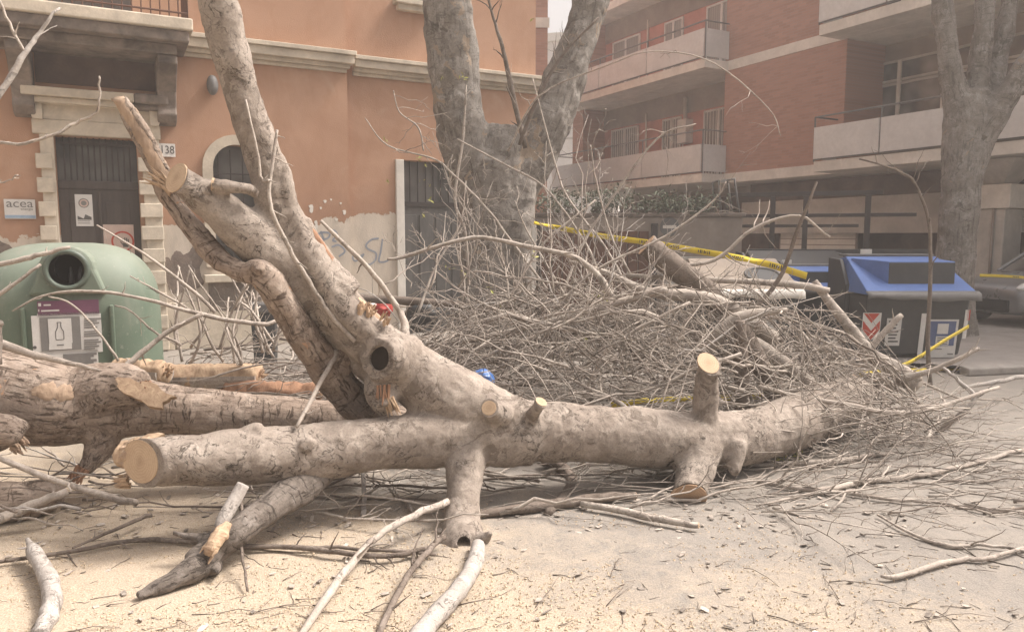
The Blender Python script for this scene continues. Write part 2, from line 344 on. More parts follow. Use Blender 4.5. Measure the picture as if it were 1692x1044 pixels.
class Frame:
    """a facade: local x runs along it to the right, y into the building, z up; an Empty carries the parts"""
    def __init__(s, name, px, py, Y, deg, **kw):
        o = P(px, py, Y); s.o = np.array([o[0], o[1], 0]); a = R(deg); s.x = np.array([cos(a), sin(a), 0]); s.y = np.array([-sin(a), cos(a), 0])
        s.a = a; s.e = thing(name, tuple(s.o), a, **kw)
    def px(s, px, py, off=0.):
        d = ray(px, py); t = (off-(CO-s.o)@s.y)/(d@s.y); q = CO+d*t-s.o; return float(q@s.x), float(q[2])
    def s(s_, px, py, off=0.): return s_.px(px, py, off)[0]
    def z(s_, px, py, off=0.): return s_.px(px, py, off)[1]
    def world(s_, x, y, z): return s_.o+s_.x*x+s_.y*y+np.array([0, 0, z])

def wall_grid(mb, s0, s1, z0, z1, holes, y=0., depth=.35):
    xs = sorted({s0, s1, *[h[0] for h in holes], *[h[1] for h in holes]}); zs = sorted({z0, z1, *[h[2] for h in holes], *[h[3] for h in holes]})
    xs = [x for x in xs if s0 <= x <= s1]; zs = [z for z in zs if z0 <= z <= z1]
    for i in range(len(xs)-1):
        for j in range(len(zs)-1):
            cx, cz = (xs[i]+xs[i+1])/2, (zs[j]+zs[j+1])/2
            if any(h[0] < cx < h[1] and h[2] < cz < h[3] for h in holes): continue
            mb.add([(xs[i], y, zs[j]), (xs[i+1], y, zs[j]), (xs[i+1], y, zs[j+1]), (xs[i], y, zs[j+1])], [(0, 1, 2, 3)])
    for a, b, c, d in holes:
        for q in ([(a, c), (a, d)], [(b, d), (b, c)], [(a, d), (b, d)], [(b, c), (a, c)]):
            (u0, v0), (u1, v1) = q; mb.add([(u0, y, v0), (u1, y, v1), (u1, y+depth, v1), (u0, y+depth, v0)], [(0, 1, 2, 3)])
def bx(x0, x1, y0, y1, z0, z1, name, mat, par, bevel=0.): return MB().box(x0, x1, y0, y1, z0, z1).build(name, mat, par, bevel=bevel)
def text(body, name, mat, par, loc, size, rot=(R(90), 0, 0), ext=.0015, sx=1.):
    c = bpy.data.curves.new(name, 'FONT'); c.body = body; c.size = size; c.extrude = ext; c.align_x = 'CENTER'; c.align_y = 'CENTER'
    tmp = bpy.data.objects.new(name, c); COL.objects.link(tmp); bpy.context.view_layer.update(); me = bpy.data.meshes.new_from_object(tmp.evaluated_get(bpy.context.evaluated_depsgraph_get())); bpy.data.objects.remove(tmp); bpy.data.curves.remove(c)
    me.materials.clear(); me.materials.append(mat); o = bpy.data.objects.new(name, me); COL.objects.link(o); o.parent = par; o.location = loc; o.rotation_euler = rot; o.scale = (sx, 1, 1); return o

# ------------------------------------------------------------------ the orange building on the left
A = Frame('orange_building', 160, 400, 11., 28, label='old orange plastered building with stone portal, cornice and peeling grey base', cat='building')
REC = .14
dl, dr = A.s(94, 300), A.s(229, 300); dt = A.z(160, 227)
al, ar = A.s(352, 300), A.s(432, 300); at_ = A.z(392, 240); ab = A.z(392, 440)
sB = A.s(576, 250); sE = A.s(884, 400, REC)
kl, kr, kt = A.s(668, 400, REC), A.s(800, 400, REC), A.z(700, 266, REC)
mb = MB(); wall_grid(mb, -9., sB, 0, 11, [(dl, dr, 0, dt), (al, ar, ab, at_)], 0.)
wall_grid(mb, sB, sE, 0, 11, [(kl, kr, 0, kt)], REC)
mb.add([(sB, 0, 0), (sB, REC, 0), (sB, REC, 11), (sB, 0, 11)], [(0, 1, 2, 3)])
mb.add([(sE, REC, 0), (sE, 9, 0), (sE, 9, 11), (sE, REC, 11)], [(0, 1, 2, 3)])
n = 10; r_ = (ar-al)/2; cxx = (al+ar)/2; cz = at_-r_      # round the head of the small window
for sg in (-1, 1):
    arc = [(cxx+sg*r_*cos(t), .003, cz+r_*sin(t)) for t in np.linspace(0, pi/2, n)]; k = (cxx+sg*r_, .003, at_)
    mb.add([k]+arc, [(0, i+1, i+2) for i in range(n-1)])
mb.build('wall', M['orange'], A.e)
# portal with blocked stone jambs
pl, pr = A.s(62, 300), A.s(266, 300); lt = A.z(160, 172); pd = bpy.data
por = MB(); zc = 0.
for (a, b) in ((pl, dl), (dr, pr)):
    por.box(a+.06, b-.005, -.09, .0-.002, 0, dt)
por.box(pl-.02, pr+.02, -.10, -.002, dt, dt+.20); por.box(pl+.05, pr-.05, -.075, -.002, dt+.20, lt)

p_o = por.build('portal', M['stone'], A.e, bevel=.012)
h = (dt)/9.5
for k in range(10):
    z0 = k*h+.02
    for (a, b) in ((pl, dl), (dr, pr)):
        if z0+h*.7 < dt: bx(a, b-.03 if a == pl else b, -.135, -.091, z0, z0+h*.62, 'quoin_block', M['stone'], p_o, .012)
for a, sg in ((pl, -1), (pr, 1)):
    b = MB(); b.prism([(a, lt-.28), (a+sg*.07, lt-.05), (a+sg*.10, lt+.04), (a-sg*.12, lt+.04), (a-sg*.12, lt-.28)], -.16, -.103); b.build('scroll_bracket', M['stone'], p_o, bevel=.01)
c0, c1 = A.s(34, 160, -.3), A.s(278, 165, -.3); zt, zb = A.z(160, 150, -.3), A.z(160, 168, -.3)
cor = MB(); cor.box(c0, c1-.45, -.32, -.002, zb+.03, zt); cor.box(c0+.05, c1-.5, -.24, -.002, zb-.05, zb+.03); cor.build('portal_cornice', M['stone'], A.e, bevel=.015)
cor = MB(); cor.box(c1-.45, c1, -.33, -.002, zb+.02, zt+.01); cor.box(c1-.5, c1-.05, -.25, -.002, zb-.06, zb+.02); cor.build('broken_cornice_end', M['stone_dark'], A.e, bevel=.03)
# door: transom with bars above, leaf below
tz = A.z(160, 305)
d_o = bx(dl+.001, dr-.001, .16, .22, 0, tz-.06, 'door', M['dark_wood'], A.e, .008)
b = MB(); w_ = dr-dl-.1
for k in range(2):
    x0 = dl+.05+k*w_/2; b.box(x0+.08, x0+w_/2-.08, .145, .16, .25, .95); b.box(x0+.08, x0+w_/2-.08, .145, .16, 1.1, tz-.25)
b.build('door_panel', M['dark_wood'], d_o, bevel=.01)
bx((dl+dr)/2-.02, (dl+dr)/2+.02, .12, .16, .1, tz-.1, 'astragal', M['dark_wood'], d_o, .01)
MB().tube([(dl+.28, .16, .95), (dl+.28, .09, 1.0), (dl+.28, .09, 1.45), (dl+.28, .16, 1.5)], .018, 8).build('handle', M['panel'], d_o, True)
t_o = bx(dl+.001, dr-.001, .14, .21, tz-.06, tz+.06, 'transom', M['dark_wood'], A.e, .01)
b = MB(); b.box(dl+.001, dr-.001, .26, .28, tz+.06, dt); b.build('transom_glass', M['glass'], t_o)
b = MB()
for k in range(12):
    x = dl+.1+(w_-.1)*k/11; b.tube([(x, .17, tz+.06), (x, .17, dt)], .012, 6)
b.box(dl+.05, dr-.05, .155, .185, dt-.10, dt-.07); b.build('bars', M['iron'], t_o)
# small arched window
w_o = MB(); N = 14
outer = [(cxx+(r_+.15)*cos(t), cz+(r_+.15)*sin(t)) for t in np.linspace(0, pi, N)]; inner = [(cxx+r_*cos(t), cz+r_*sin(t)) for t in np.linspace(0, pi, N)]
outer = [(cxx+r_+.15, ab)]+outer+[(cxx-r_-.15, ab)]; inner = [(cxx+r_, ab)]+inner+[(cxx-r_, ab)]
V = [(x, y, z) for y in (-.07, -.001) for ring in (outer, inner) for x, z in ring]; K = len(outer); F = []
for i in range(K-1):
    F += [(i, i+1, K+i+1, K+i), (2*K+i, 3*K+i, 3*K+i+1, 2*K+i+1), (i, 2*K+i, 2*K+i+1, i+1), (K+i, K+i+1, 3*K+i+1, 3*K+i)]
w_o.add(V, F); wo = w_o.build('arched_window', M['stone'], A.e)
bx(al, ar, .2, .22, ab, at_, 'pane', M['glass'], wo)
b = MB()
for k in range(4): x = al+(ar-al)*(k+.5)/4; b.tube([(x, .06, ab), (x, .06, at_-.08)], .012, 6)
for k in range(3): z = ab+(at_-ab)*(k+.6)/3.4; b.tube([(al, .06, z), (ar, .06, z)], .01, 6)
b.build('bars', M['iron'], wo)
sz = A.z(380, 456); bx(A.s(338, 460, -.12), A.s(440, 460, -.12), -.16, -.001, sz-.09, sz+.03, 'window_sill', M['stone'], A.e, .012)
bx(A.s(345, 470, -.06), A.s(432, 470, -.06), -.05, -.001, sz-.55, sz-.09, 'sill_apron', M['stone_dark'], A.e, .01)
bx(A.s(-300, 520, -.03), A.s(560, 520, -.03), -.045, -.001, 0, A.z(300, 500, -.04), 'plinth', M['stone'], A.e, .01)
# plaster fallen off beside the window
def patch(name, pxs, off, mat, thick=.012):
    poly = [A.px(x, y, off) for x, y in pxs]; rr_ = random.Random(5)
    for lv in range(3 if thick > .006 else 2):      # broken, fractal outline
        nw = []
        for (x0, z0), (x1, z1) in zip(poly, poly[1:]+poly[:1]):
            e = math.hypot(x1-x0, z1-z0)*.16; nw += [(x0, z0), ((x0+x1)/2+rr_.uniform(-e, e), (z0+z1)/2+rr_.uniform(-e, e))]
        poly = nw
    return MB().prism(poly, off, off+thick).build(name, mat, A.e)
patch('bare_patch', [(268,452),(262,436),(277,425),(282,432),(292,414),(303,421),(318,404),(329,412),(337,403),(339,428),(331,450),(336,470),(305,482),(286,486),(278,470)], -.008, M['masonry'])
patch('bare_patch', [(-30,430),(-25,400),(8,402),(20,410),(14,425),(2,436)], -.008, M['masonry'])
for x, y, w, hh in ((514,345,4,14),(522,372,3,16),(569,351,3,8),(556,363,3,4),(537,333,3,5),(547,330,2,3),(530,344,2,4),(563,336,2,3)):
    patch('chipped_plaster', [(x-w,y-hh*.4),(x+w*.3,y-hh*.5),(x+w,y-hh*.2),(x+w*.4,y+hh*.5),(x-w*.5,y+hh*.4)], -.006, M['cream'], .005)
# string cornice at first floor, broken by the step of the wall
def cornice(s0, s1, zt, zb, y, proj):
    h = zt-zb; b = MB(); b.box(s0, s1, y-proj, y-.001, zt-h*.22, zt); b.box(s0, s1-.03, y-proj*.82, y-.001, zt-h*.62, zt-h*.22); b.box(s0, s1-.08, y-proj*.5, y-.001, zt-h*.82, zt-h*.62); b.box(s0, s1-.12, y-proj*.25, y-.001, zb, zt-h*.82)
    return b.build('string_cornice', M['stone'], A.e, bevel=.01)
cz1, cz0 = A.z(500, 74, -.24), A.z(500, 112, -.1)
cornice(A.s(300, 70, -.24), A.s(590, 92, -.24), cz1, cz0, 0, .24); cornice(sB+.13, sE+.15, cz1-.02, cz0, REC, .24)
bx(A.s(-400, 70, -.2), A.s(-20, 70, -.2), -.2, -.001, cz0, cz1, 'string_cornice', M['stone'], A.e, .01)
# balcony with crumbling slab, brackets and iron railing
BP = -1.05
bz1, bz0 = A.z(150, 10, BP), A.z(150, 38, BP); b0, b1 = A.s(-60, 20, BP), A.s(319, 40, BP)
b = MB(); b.box(b0, b1, BP, -.002, bz0+.05, bz1); bo = b.build('balcony_slab', M['stone'], A.e, bevel=.02)
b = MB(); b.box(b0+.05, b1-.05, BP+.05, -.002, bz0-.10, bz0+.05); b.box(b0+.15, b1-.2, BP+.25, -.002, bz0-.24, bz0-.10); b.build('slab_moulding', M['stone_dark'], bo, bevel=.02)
for x in (A.s(32, 100, -.4), A.s(274, 110, -.4)):
    b = MB(); zt = bz0-.24; ys = [-.002, -.75, -.78, -.55, -.34, -.26, -.30, -.18, -.002]; zs = [0, 0, -.12, -.26, -.44, -.66, -.76, -.86, -.9]
    v = [(x-.13, y, zt+z) for y, z in zip(ys, zs)]+[(x+.13, y, zt+z) for y, z in zip(ys, zs)]; q = len(ys)
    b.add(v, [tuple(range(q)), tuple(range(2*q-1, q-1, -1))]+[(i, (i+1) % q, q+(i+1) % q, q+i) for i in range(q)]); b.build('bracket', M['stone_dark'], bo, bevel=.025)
bx(A.s(57, 110), A.s(262, 110), -.02, -.001, zb+.25, bz0-.24, 'dark_panel', M['dark_plaster'], A.e)  # plain dark sheet between the brackets
b = MB(); y = BP+.06
for k in range(46):
    x = b1-.06-k*.115; b.tube([(x, y, bz1), (x, y, bz1+.95)], .011, 6)
b.tube([(b1-.06, y, bz1+.95), (b1-5.4, y, bz1+.95)], .02, 6); b.tube([(b1-.06, y, bz1+.07), (b1-5.4, y, bz1+.07)], .014, 6)
for k in range(8): yy = y+.12*k; b.tube([(b1-.06, yy, bz1), (b1-.06, yy, bz1+.95)], .011, 6)
b.build('railing', M['rust'], bo)
bx(A.s(80, 10), A.s(218, 10), -.03, -.001, bz1+.01, bz1+2.4, 'balcony_door', M['dark_wood'], A.e, .01)
# upper window: sill and dark pane
u0, u1 = A.s(650, 5, REC), A.s(720, 5, REC); uz = A.z(680, 5, REC)
uo = bx(u0+.1, u1-.1, REC-.02, REC-.001, uz, uz+1.6, 'upper_window', M['glass'], A.e)
b = MB(); b.box(u0-.02, u1+.02, REC-.2, REC-.001, uz-.08, uz); b.box(u0+.04, u1-.04, REC-.13, REC-.001, uz-.17, uz-.08); b.build('sill', M['stone'], uo, bevel=.01)
# grey side door with a pale jamb
j0 = A.s(656, 400, REC-.04)
b = MB(); b.box(j0, kl, REC-.05, REC+.25, 0, kt); b.box(kr, kr+.12, REC-.05, REC+.25, 0, kt); jo = b.build('door_jamb', M['cream'], A.e, bevel=.01)
bx(sE-.09, sE+.02, REC-.04, REC-.001, 0, A.z(875, 370, REC), 'corner_stone', M['cream'], A.e, .01)
b = MB(); b.box(kl, kr, REC+.2, REC+.25, 0, kt-.75); so_ = b.build('side_door', M['grey_door'], A.e)
b = MB()
for k in range(5): x = kl+.03+(kr-kl)*k/5; b.box(x+.02, x+(kr-kl)/5-.04, REC+.18, REC+.2, .2, kt-.95)
b.build('door_panel', M['grey_door'], so_, bevel=.006)
b = MB(); b.box(kl, kr, REC+.24, REC+.26, kt-.75, kt); so2 = b.build('side_transom', M['glass'], A.e)
b = MB(); b.box(kl, kr, REC+.17, REC+.235, kt-.8, kt-.72)
for k in range(11): x = kl+.04+(kr-kl-.08)*k/10; b.tube([(x, REC+.19, kt-.72), (x, REC+.19, kt)], .012, 6)
b.build('bars', M['iron'], so2)
# spray painted letters
def stroke(name, pxs, off, w=.016):
    q = [A.px(x, y, off) for x, y in pxs]; q = catmull([(x, off, z) for x, z in q], 5); L, Rr = [], []
    t = np.gradient(q, axis=0); t /= np.linalg.norm(t, axis=1)[:, None]+1e-9; nn = np.stack([-t[:, 2], 0*t[:, 0], t[:, 0]], 1)*w
    V = np.concatenate([q+nn, q-nn]); k = len(q); return MB().add(V, [(i, i+1, k+i+1, k+i) for i in range(k-1)])
def graf(offy, *strokes):
    b = MB()
    for s_ in strokes:
        m_ = stroke('', s_, offy); b.add(np.concatenate(m_.v), m_.f)
    return b.build('graffiti', M['spray'], A.e)
graf(REC-.004, [(626,394),(614,396),(605,405),(609,412),(621,418),(620,430),(611,437),(605,436)], [(632,395),(629,416),(626,431),(634,433),(644,429)], [(590,418),(583,424),(586,431),(595,428),(601,420),(592,426)])
graf(-.004, [(523,388),(534,384),(545,386),(541,394),(528,396)], [(530,382),(536,398)], [(545,384),(552,381),(557,388),(550,397),(556,399)], [(548,408),(560,405),(570,415),(560,424)])
# wall lamp
lx, lz = A.px(351, 141, -.12); lo = thing('wall_lamp', tuple(A.world(lx, -.0, lz)), A.a, 'small grey oval lamp fixed high on the orange wall', 'lamp')
bmx = bmesh.new(); bmesh.ops.create_uvsphere(bmx, u_segments=16, v_segments=10, radius=1); bmesh.ops.scale(bmx, vec=(.085, .10, .15), verts=bmx.verts); me = bpy.data.meshes.new('lamp_shade'); bmx.to_mesh(me); bmx.free()
link('lamp_shade', me, M['bin_lip'], lo, True, loc=(0, -.12, 0)); bx(-.05, .05, -.06, -.002, -.08, .08, 'back_plate', M['bin_lip'], lo, .02)
# signs on the building
def sign(name, px0, py0, px1, py1, off, mat, label, cat, th=.015):
    x0, z1 = A.px(px0, py0, off); x1, z0 = A.px(px1, py1, off); cx_, cz_ = (x0+x1)/2, (z0+z1)/2
    t = thing(name, tuple(A.world(cx_, off, cz_)), A.a, label, cat); w2, h2 = (x1-x0)/2, (z1-z0)/2
    bx(-w2, w2, -th, 0, -h2, h2, 'plate', mat, t, .003); return t, w2, h2
t, w2, h2 = sign('wall_sign', 6, 329, 60, 362, -.03, M['paper'], 'white company sign with pale blue lower edge left of the portal', 'sign')
text('acea', 'lettering', M['grey_print'], t, (-.0, -.0175, .075), .165, sx=1.1); bx(-w2+.004, w2-.004, -.018, -.0155, -h2+.01, -h2+.05, 'stripe', M['acea_blue'], t)
text('energia', 'lettering', M['grey_print'], t, (.08, -.0175, -.0), .05)
t, w2, h2 = sign('number_plate', 262, 237, 290, 260, -.02, M['white_wall'], 'small white house number plate 138 beside the portal', 'sign')
text('138', 'lettering', M['ink'], t, (0, -.0175, -.0), h2*1.75, sx=.8)
t, w2, h2 = sign('door_notice', 123, 321, 155, 374, .135, M['paper'], 'white notice with grey disc taped high on the dark door', 'poster', .004)
def disc(name, mat, par, r, loc, th=.002, n=28, ri=0):
    b = MB(); a = np.linspace(0, 2*pi, n, endpoint=False)
    if ri: 
        V = [(rr*cos(x), y, rr*sin(x)) for y in (-th, 0) for rr in (r, ri) for x in a]; F = []
        for i in range(n): j = (i+1) % n; F += [(i, j, n+j, n+i), (2*n+i, 3*n+i, 3*n+j, 2*n+j), (i, 2*n+i, 2*n+j, j), (n+i, n+j, 3*n+j, 3*n+i)]
        b.add(V, F)
    else: b.prism([(r*cos(x), r*sin(x)) for x in a], -th, 0)
    return b.build(name, mat, par, loc=loc)
disc('disc', M['grey_print'], t, w2*.62, (0, -.0042, h2*.45)); disc('disc_ring', M['skin_print'], t, w2*.5, (0, -.0064, h2*.45), .001, ri=w2*.32)
b = MB(); b.add([(-w2*.8, -.0045, -h2*.35), (-w2*.1, -.0045, -h2*.52), (w2*.1, -.0045, -h2*.25), (w2*.8, -.0045, -h2*.42), (w2*.8, -.0045, -h2*.6), (-w2*.8, -.0045, -h2*.6)], [(0, 1, 5), (1, 2, 3), (1, 3, 4), (1, 4, 5)]); b.build('drawing', M['ink'], t)
for k in range(2): bx(-w2*.8, w2*.6, -.0048, -.0042, -h2*(.70+.13*k), -h2*(.66+.13*k), 'print_line', M['ink'], t)
t, w2, h2 = sign('stop_notice', 167, 371, 224, 440, .135, M['skin_print'], 'pinkish stop notice with black hand and red ring on the dark door', 'poster', .004)
disc('ring', M['red_print'], t, w2*.72, (.06, -.0042, h2*.2), .0012, ri=w2*.60)
b = MB(); hx, hz = .10, h2*.12; s_ = w2*.40
b.prism([(hx-.45*s_, hz-.7*s_), (hx+.4*s_, hz-.7*s_), (hx+.5*s_, hz), (hx-.5*s_, hz)], -.0062, -.0042)
for i, (f, l) in enumerate(((-.42, .75), (-.14, .95), (.14, .9), (.40, .7))): b.prism([(hx+(f-.10)*s_, hz+.012), (hx+(f+.10)*s_, hz+.012), (hx+(f+.09)*s_, hz+l*s_), (hx+(f-.09)*s_, hz+l*s_)], -.0062, -.0042)
b.prism([(hx-.5*s_, hz-.1*s_), (hx-.5*s_, hz-.4*s_), (hx-.9*s_, hz+.25*s_), (hx-.78*s_, hz+.32*s_)], -.0062, -.0042); b.build('hand', M['ink'], t)

# ------------------------------------------------------------------ the brick building on the right
g = G(1640, 525); B = Frame('brick_building', 1640, 525, g[1], -62, label='brick apartment block with white slab bands, balconies and a garage ground floor', cat='building')
def bs(px, py, off=0.): return B.s(px, py, off)
def bz(px, py, off=0.): return B.z(px, py, off)
zs1, zs0 = bz(1300, 277), bz(1300, 294); SLAB = zs1-zs0      # slab band above the ground floor
zt1, zt0 = bz(1300, 74), bz(1300, 92); ST = zt1-zs1
xa, xb = bs(1196, 200), bs(1394, 200); xl0 = bs(985, 120)-.2; xl1 = bs(946, 260); xr1 = bs(1700, 200)+2
for k in range(3):
    z0, z1 = zs1+k*ST, zs0+(k+1)*ST
    for u_, v_ in ((xa, xb), (xl1, xl1+.75), (xr1, xr1+4)): bx(u_, v_, 0, 1.8, z0, z1, 'brick_panel', M['brick'], B.e)
b = MB()
for k in range(3): z1 = zs1+k*ST; b.box(xl1-.02, xr1+4, -.02, 1.85, zs0+k*ST, z1)
b.build('slab_band', M['cream'], B.e, bevel=.01)
b = MB()
for k in range(2): b.box(xl1-.9, xr1+4, 1.0 if False else .001, .0011, 0, .001)
b = MB(); LY, RY = 1.05, 1.5
b2 = MB()
for k in range(2):
    z0, z1 = zs1+k*ST+.001, zs0+(k+1)*ST-.001
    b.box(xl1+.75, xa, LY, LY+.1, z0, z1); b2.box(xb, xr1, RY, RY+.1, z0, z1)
    bx(xl1+.75, xa, LY-.04, LY-.002, z1-.75, z1, 'lintel_band', M['brown_conc'], B.e)
b.build('loggia_wall', M['red_wall'], B.e); b2.build('loggia_wall', M['brown_conc'], B.e)
def window(x0, x1, z0, z1, y, mats=('white', 'curtain'), bars=False, mid=True):
    w = MB(); f = .06; w.box(x0, x0+f, y-.06, y-.002, z0, z1); w.box(x1-f, x1, y-.06, y-.002, z0, z1); w.box(x0+f, x1-f, y-.06, y-.002, z1-f, z1); w.box(x0+f, x1-f, y-.06, y-.002, z0, z0+f)
    if mid: w.box((x0+x1)/2-.05, (x0+x1)/2+.05, y-.065, y-.003, z0+f, z1-f)
    o = w.build('window', M[mats[0]], B.e); bx(x0+f, x1-f, y-.03, y-.025, z0+f, z1-f, 'pane', M[mats[1]], o)
    if bars:
        q = MB(); n_ = max(4, int((x1-x0)/.13))
        for i in range(n_): x = x0+.08+(x1-x0-.16)*i/(n_-1); q.tube([(x, y-.09, z0), (x, y-.09, z1)], .014, 5)
        q.build('bars', M['white'], o)
for k, bars in ((0, True), (1, False)):
    z0 = zs1+k*ST
    for (p0, p1, dz0, dz1) in ((1012, 1056, .25, 2.25), (1096, 1126, .02, 2.25), (1164, 1215, .02, 2.25)):
        window(bs(p0, 220, LY), bs(p1, 220, LY), z0+dz0, z0+dz1, LY, bars=bars)
    o_ = MB(); x = bs(1069, 220, LY); o_.tube([(x, LY-.05, z0), (x, LY-.05, z0+2.6)], .035, 8); o_.build('drainpipe', M['cream'], B.e)
# boiler and pipes on the lower loggia
x, z = B.px(1131, 215, LY-.2); bo_ = thing('wall_boiler', tuple(B.world(x, LY-.0, z)), B.a, 'white boiler cabinet with flue on the lower left loggia wall', 'boiler')
bx(-.22, .22, -.35, -.004, -.45, .35, 'cabinet', M['white'], bo_, .02); MB().tube([(0, -.18, .35), (0, -.18, 1.1)], .07, 10).build('flue', M['grey_conc'], bo_, True); MB().tube([(-.1, -.18, -.45), (-.1, -.18, -.7), (.1, -.18, -.85), (.25, -.1, -.8)], .025, 6).build('pipe', M['cream'], bo_, True)
# balconies
def balcony(s0, s1, zt, proj, ph, nseg, rail, mat='panel', gap=.06):
    t = thing('balcony', tuple(B.world(s0, 0, zt)), B.a); t.parent = B.e; t.matrix_parent_inverse = Matrix(); t.location = (s0, 0, zt); t.rotation_euler = (0, 0, 0)
    L_ = s1-s0; bx(0, L_, -proj, -.021, -.26, 0, 'slab', M['cream'], t, .01)
    for i in range(nseg):
        a, c = L_*i/nseg, L_*(i+1)/nseg; bx(a+.02, c-.02, -proj-.05, -proj-.02, gap, gap+ph, 'panel', M[mat], t)
    for a in (0, L_): bx(a-.015, a+.015, -proj+.01, -.03, gap, gap+ph, 'panel', M[mat], t)
    q = MB(); h_ = gap+ph+rail
    for i in range(nseg+1): a = L_*i/nseg; q.tube([(a, -proj, 0), (a, -proj, h_)], .022, 6)
    for a in (0, L_): q.tube([(a, -proj, h_), (a, -.03, h_)], .022, 6)
    q.tube([(0, -proj, h_), (L_, -proj, h_)], .025, 6); q.tube([(0, -proj-.01, gap*.7), (L_, -proj-.01, gap*.7)], .02, 6); q.build('railing', M['bin_lip'], t)
    return t
PRJ = .95
for k, rail in ((0, .42), (1, .22)):
    balcony(xl1+.05 if k == 0 else xl1+.55, bs(1160, 280, -PRJ), zs1+k*ST-.02, PRJ, .80, 3, rail)
PR2 = .85; rb0 = bs(1345, 250, -PR2)
for k in range(2):
    t = balcony(rb0, rb0+5.6, zs1+k*ST-.02, PR2, .78, 3, .26 if k == 0 else .2)
# big window of the right loggia
for k in range(2):
    z0 = zs1+k*ST; x0 = bs(1420, 150, RY)
    window(x0, x0+4.8, z0+.3, z0+2.05, RY, ('grey_conc', 'glass'), mid=False)
    window(x0, x0+4.8, z0+2.08, z0+2.62, RY, ('grey_conc', 'glass'), mid=False)
    q = MB()
    for i in range(1, 4): q.box(x0+4.8*i/4-.05, x0+4.8*i/4+.05, RY-.07, RY-.003, z0+.3, z0+2.6)
    q.build('mullion', M['cream'], B.e)
    bx(x0+1.25, x0+4.7, RY-.022, RY-.018, z0+.36, z0+1.15, 'blind', M['cream'], B.e)
# ground floor: soffit, beams, recessed garage wall, pillars
bx(xl1+.2, xr1+4, 1.86, 9, zs0-.25, 12, 'rear_mass', M['brown_conc'], B.e)
bx(xl1+.25, xr1+4, 2.2, 2.35, 0, zs0-.26, 'garage_wall', M['dark_plaster'], B.e)
bz_t, bz_b = bz(1480, 322, .9), bz(1480, 385, .9)
bx(bs(1225, 350, .9), xr1+4, .9, 1.15, bz_b, bz_t, 'beam', M['grey_conc'], B.e, .01)
bx(bs(1225, 350, .6), xr1+4, .95, 1.1, bz_t+.002, zs0-.03, 'painted_shadow', M['dark_plaster'], B.e)  # solid strip coloured dark as the shadow above the beam
q = MB(); q.box(bs(1285, 420, 1.1), bs(1412, 420, 1.1), 1.16, 1.22, .0, bz_b+.05); q.build('shutter', M['brown_conc'], B.e)
q = MB()
for i in range(14): q.box(bs(1287, 420, 1.1), bs(1410, 420, 1.1), 1.145, 1.159, .15+i*.17, .15+i*.17+.145)
q.build('shutter_slats', M['cream'], B.e, bevel=.006)
p0, p1 = bs(1600, 450, .25), bs(1664, 450, .25)
q = MB(); q.box(p0-.3, p1, .02, .7, 0, bz(1640, 345)); q.build('pillar', M['grey_conc'], B.e, bevel=.02)
q = MB(); q.box(p0-.4, p1+.12, -.05, .75, bz(1640, 345)+.002, bz(1640, 305)); q.build('pillar_capital', M['cream'], B.e, bevel=.02)
q = MB(); q.tube([(p1-.22, -.01, .02), (p1-.22, -.01, bz(1640, 345))], .03, 8); q.build('drainpipe', M['brown_conc'], B.e, True)
q = MB(); zc1 = bz(1640, 305)
q.hexa([(p0-.2, .1, zc1), (p1-.1, .1, zc1), (p1-.1, .6, zc1), (p0-.2, .6, zc1)], [(p0+.35, -.5, zs0-.02), (p1+.4, -.5, zs0-.02), (p1+.4, .6, zs0-.02), (p0+.35, .6, zs0-.02)]); q.build('pillar_bracket', M['grey_conc'], B.e, bevel=.01)
# white building farther down the street
Wf = Frame('white_building', 925, 300, 45., -15, label='white rendered building far down the street beyond the plane tree', cat='building')
bx(-3, 3.5, 0, 8, 0, 13.4, 'wall', M['white_wall'], Wf.e); bx(-3.2, 3.6, -.3, -.002, 13.0, 13.45, 'roof_edge', M['cream'], Wf.e)
for z in (4.4, 7.4, 10.4): bx(-3, 3.5, -.05, -.002, z, z+.12, 'slab_band', M['grey_conc'], Wf.e)
# ochre corner block between orange building and white one
Of = Frame('ochre_building', 880, 40, 24., 2, label='narrow terracotta block with white bands glimpsed behind the plane tree', cat='building')
x1 = Of.s(905, 60); bx(-6, x1, 0, 5, 0, 14, 'wall', M['brick'], Of.e)
for z in (Of.z(895, 30), Of.z(895, 30)-3.3): bx(-6, x1+.05, -.04, -.002, z-.3, z, 'slab_band', M['cream'], Of.e)

# ------------------------------------------------------------------ boundary wall between the two buildings, with gate and plants on top
w0 = A.world(sE, REC+.05, 0)[:2]; w1 = np.array(P(1226, 400, 14.6))[:2]; dv = w1-w0; WL = float(np.linalg.norm(dv)); wa = math.atan2(dv[1], dv[0])
BW = thing('boundary_wall', (w0[0], w0[1], 0), wa, 'stained brown yard wall with old gate panels between the two buildings', 'wall')
wz = P(1050, 352, (w0[1]+w1[1])/2)[2]
bx(.02, WL, 0, .28, 0, wz-.08, 'wall', M['brown_conc'], BW, .02); bx(.02, WL+.05, -.05, .33, wz-.08, wz, 'coping', M['stone_dark'], BW, .02)
q = MB()
for i in range(10): x = .15+i*.21; q.box(x, x+.19, -.05, -.002, .1, wz-.35)
q.build('gate_boards', M['rust'], BW, bevel=.008)
bx(.05, .13, -.08, -.002, 0, wz-.2, 'gate_post', M['iron'], BW, .01); bx(2.28, 2.40, -.08, -.002, 0, wz-.2, 'gate_post', M['iron'], BW, .01)
bx(2.5, WL-.3, -.04, -.002, .0, 1.35, 'lower_render', M['grey_conc'], BW, .01)
dd = P(1104, 375, (w0[1]+w1[1])/2+.1); dt_ = thing('round_sign', (dd[0], dd[1]-.12, dd[2]), wa, 'weathered grey round sign with paler bar on the yard wall', 'sign')
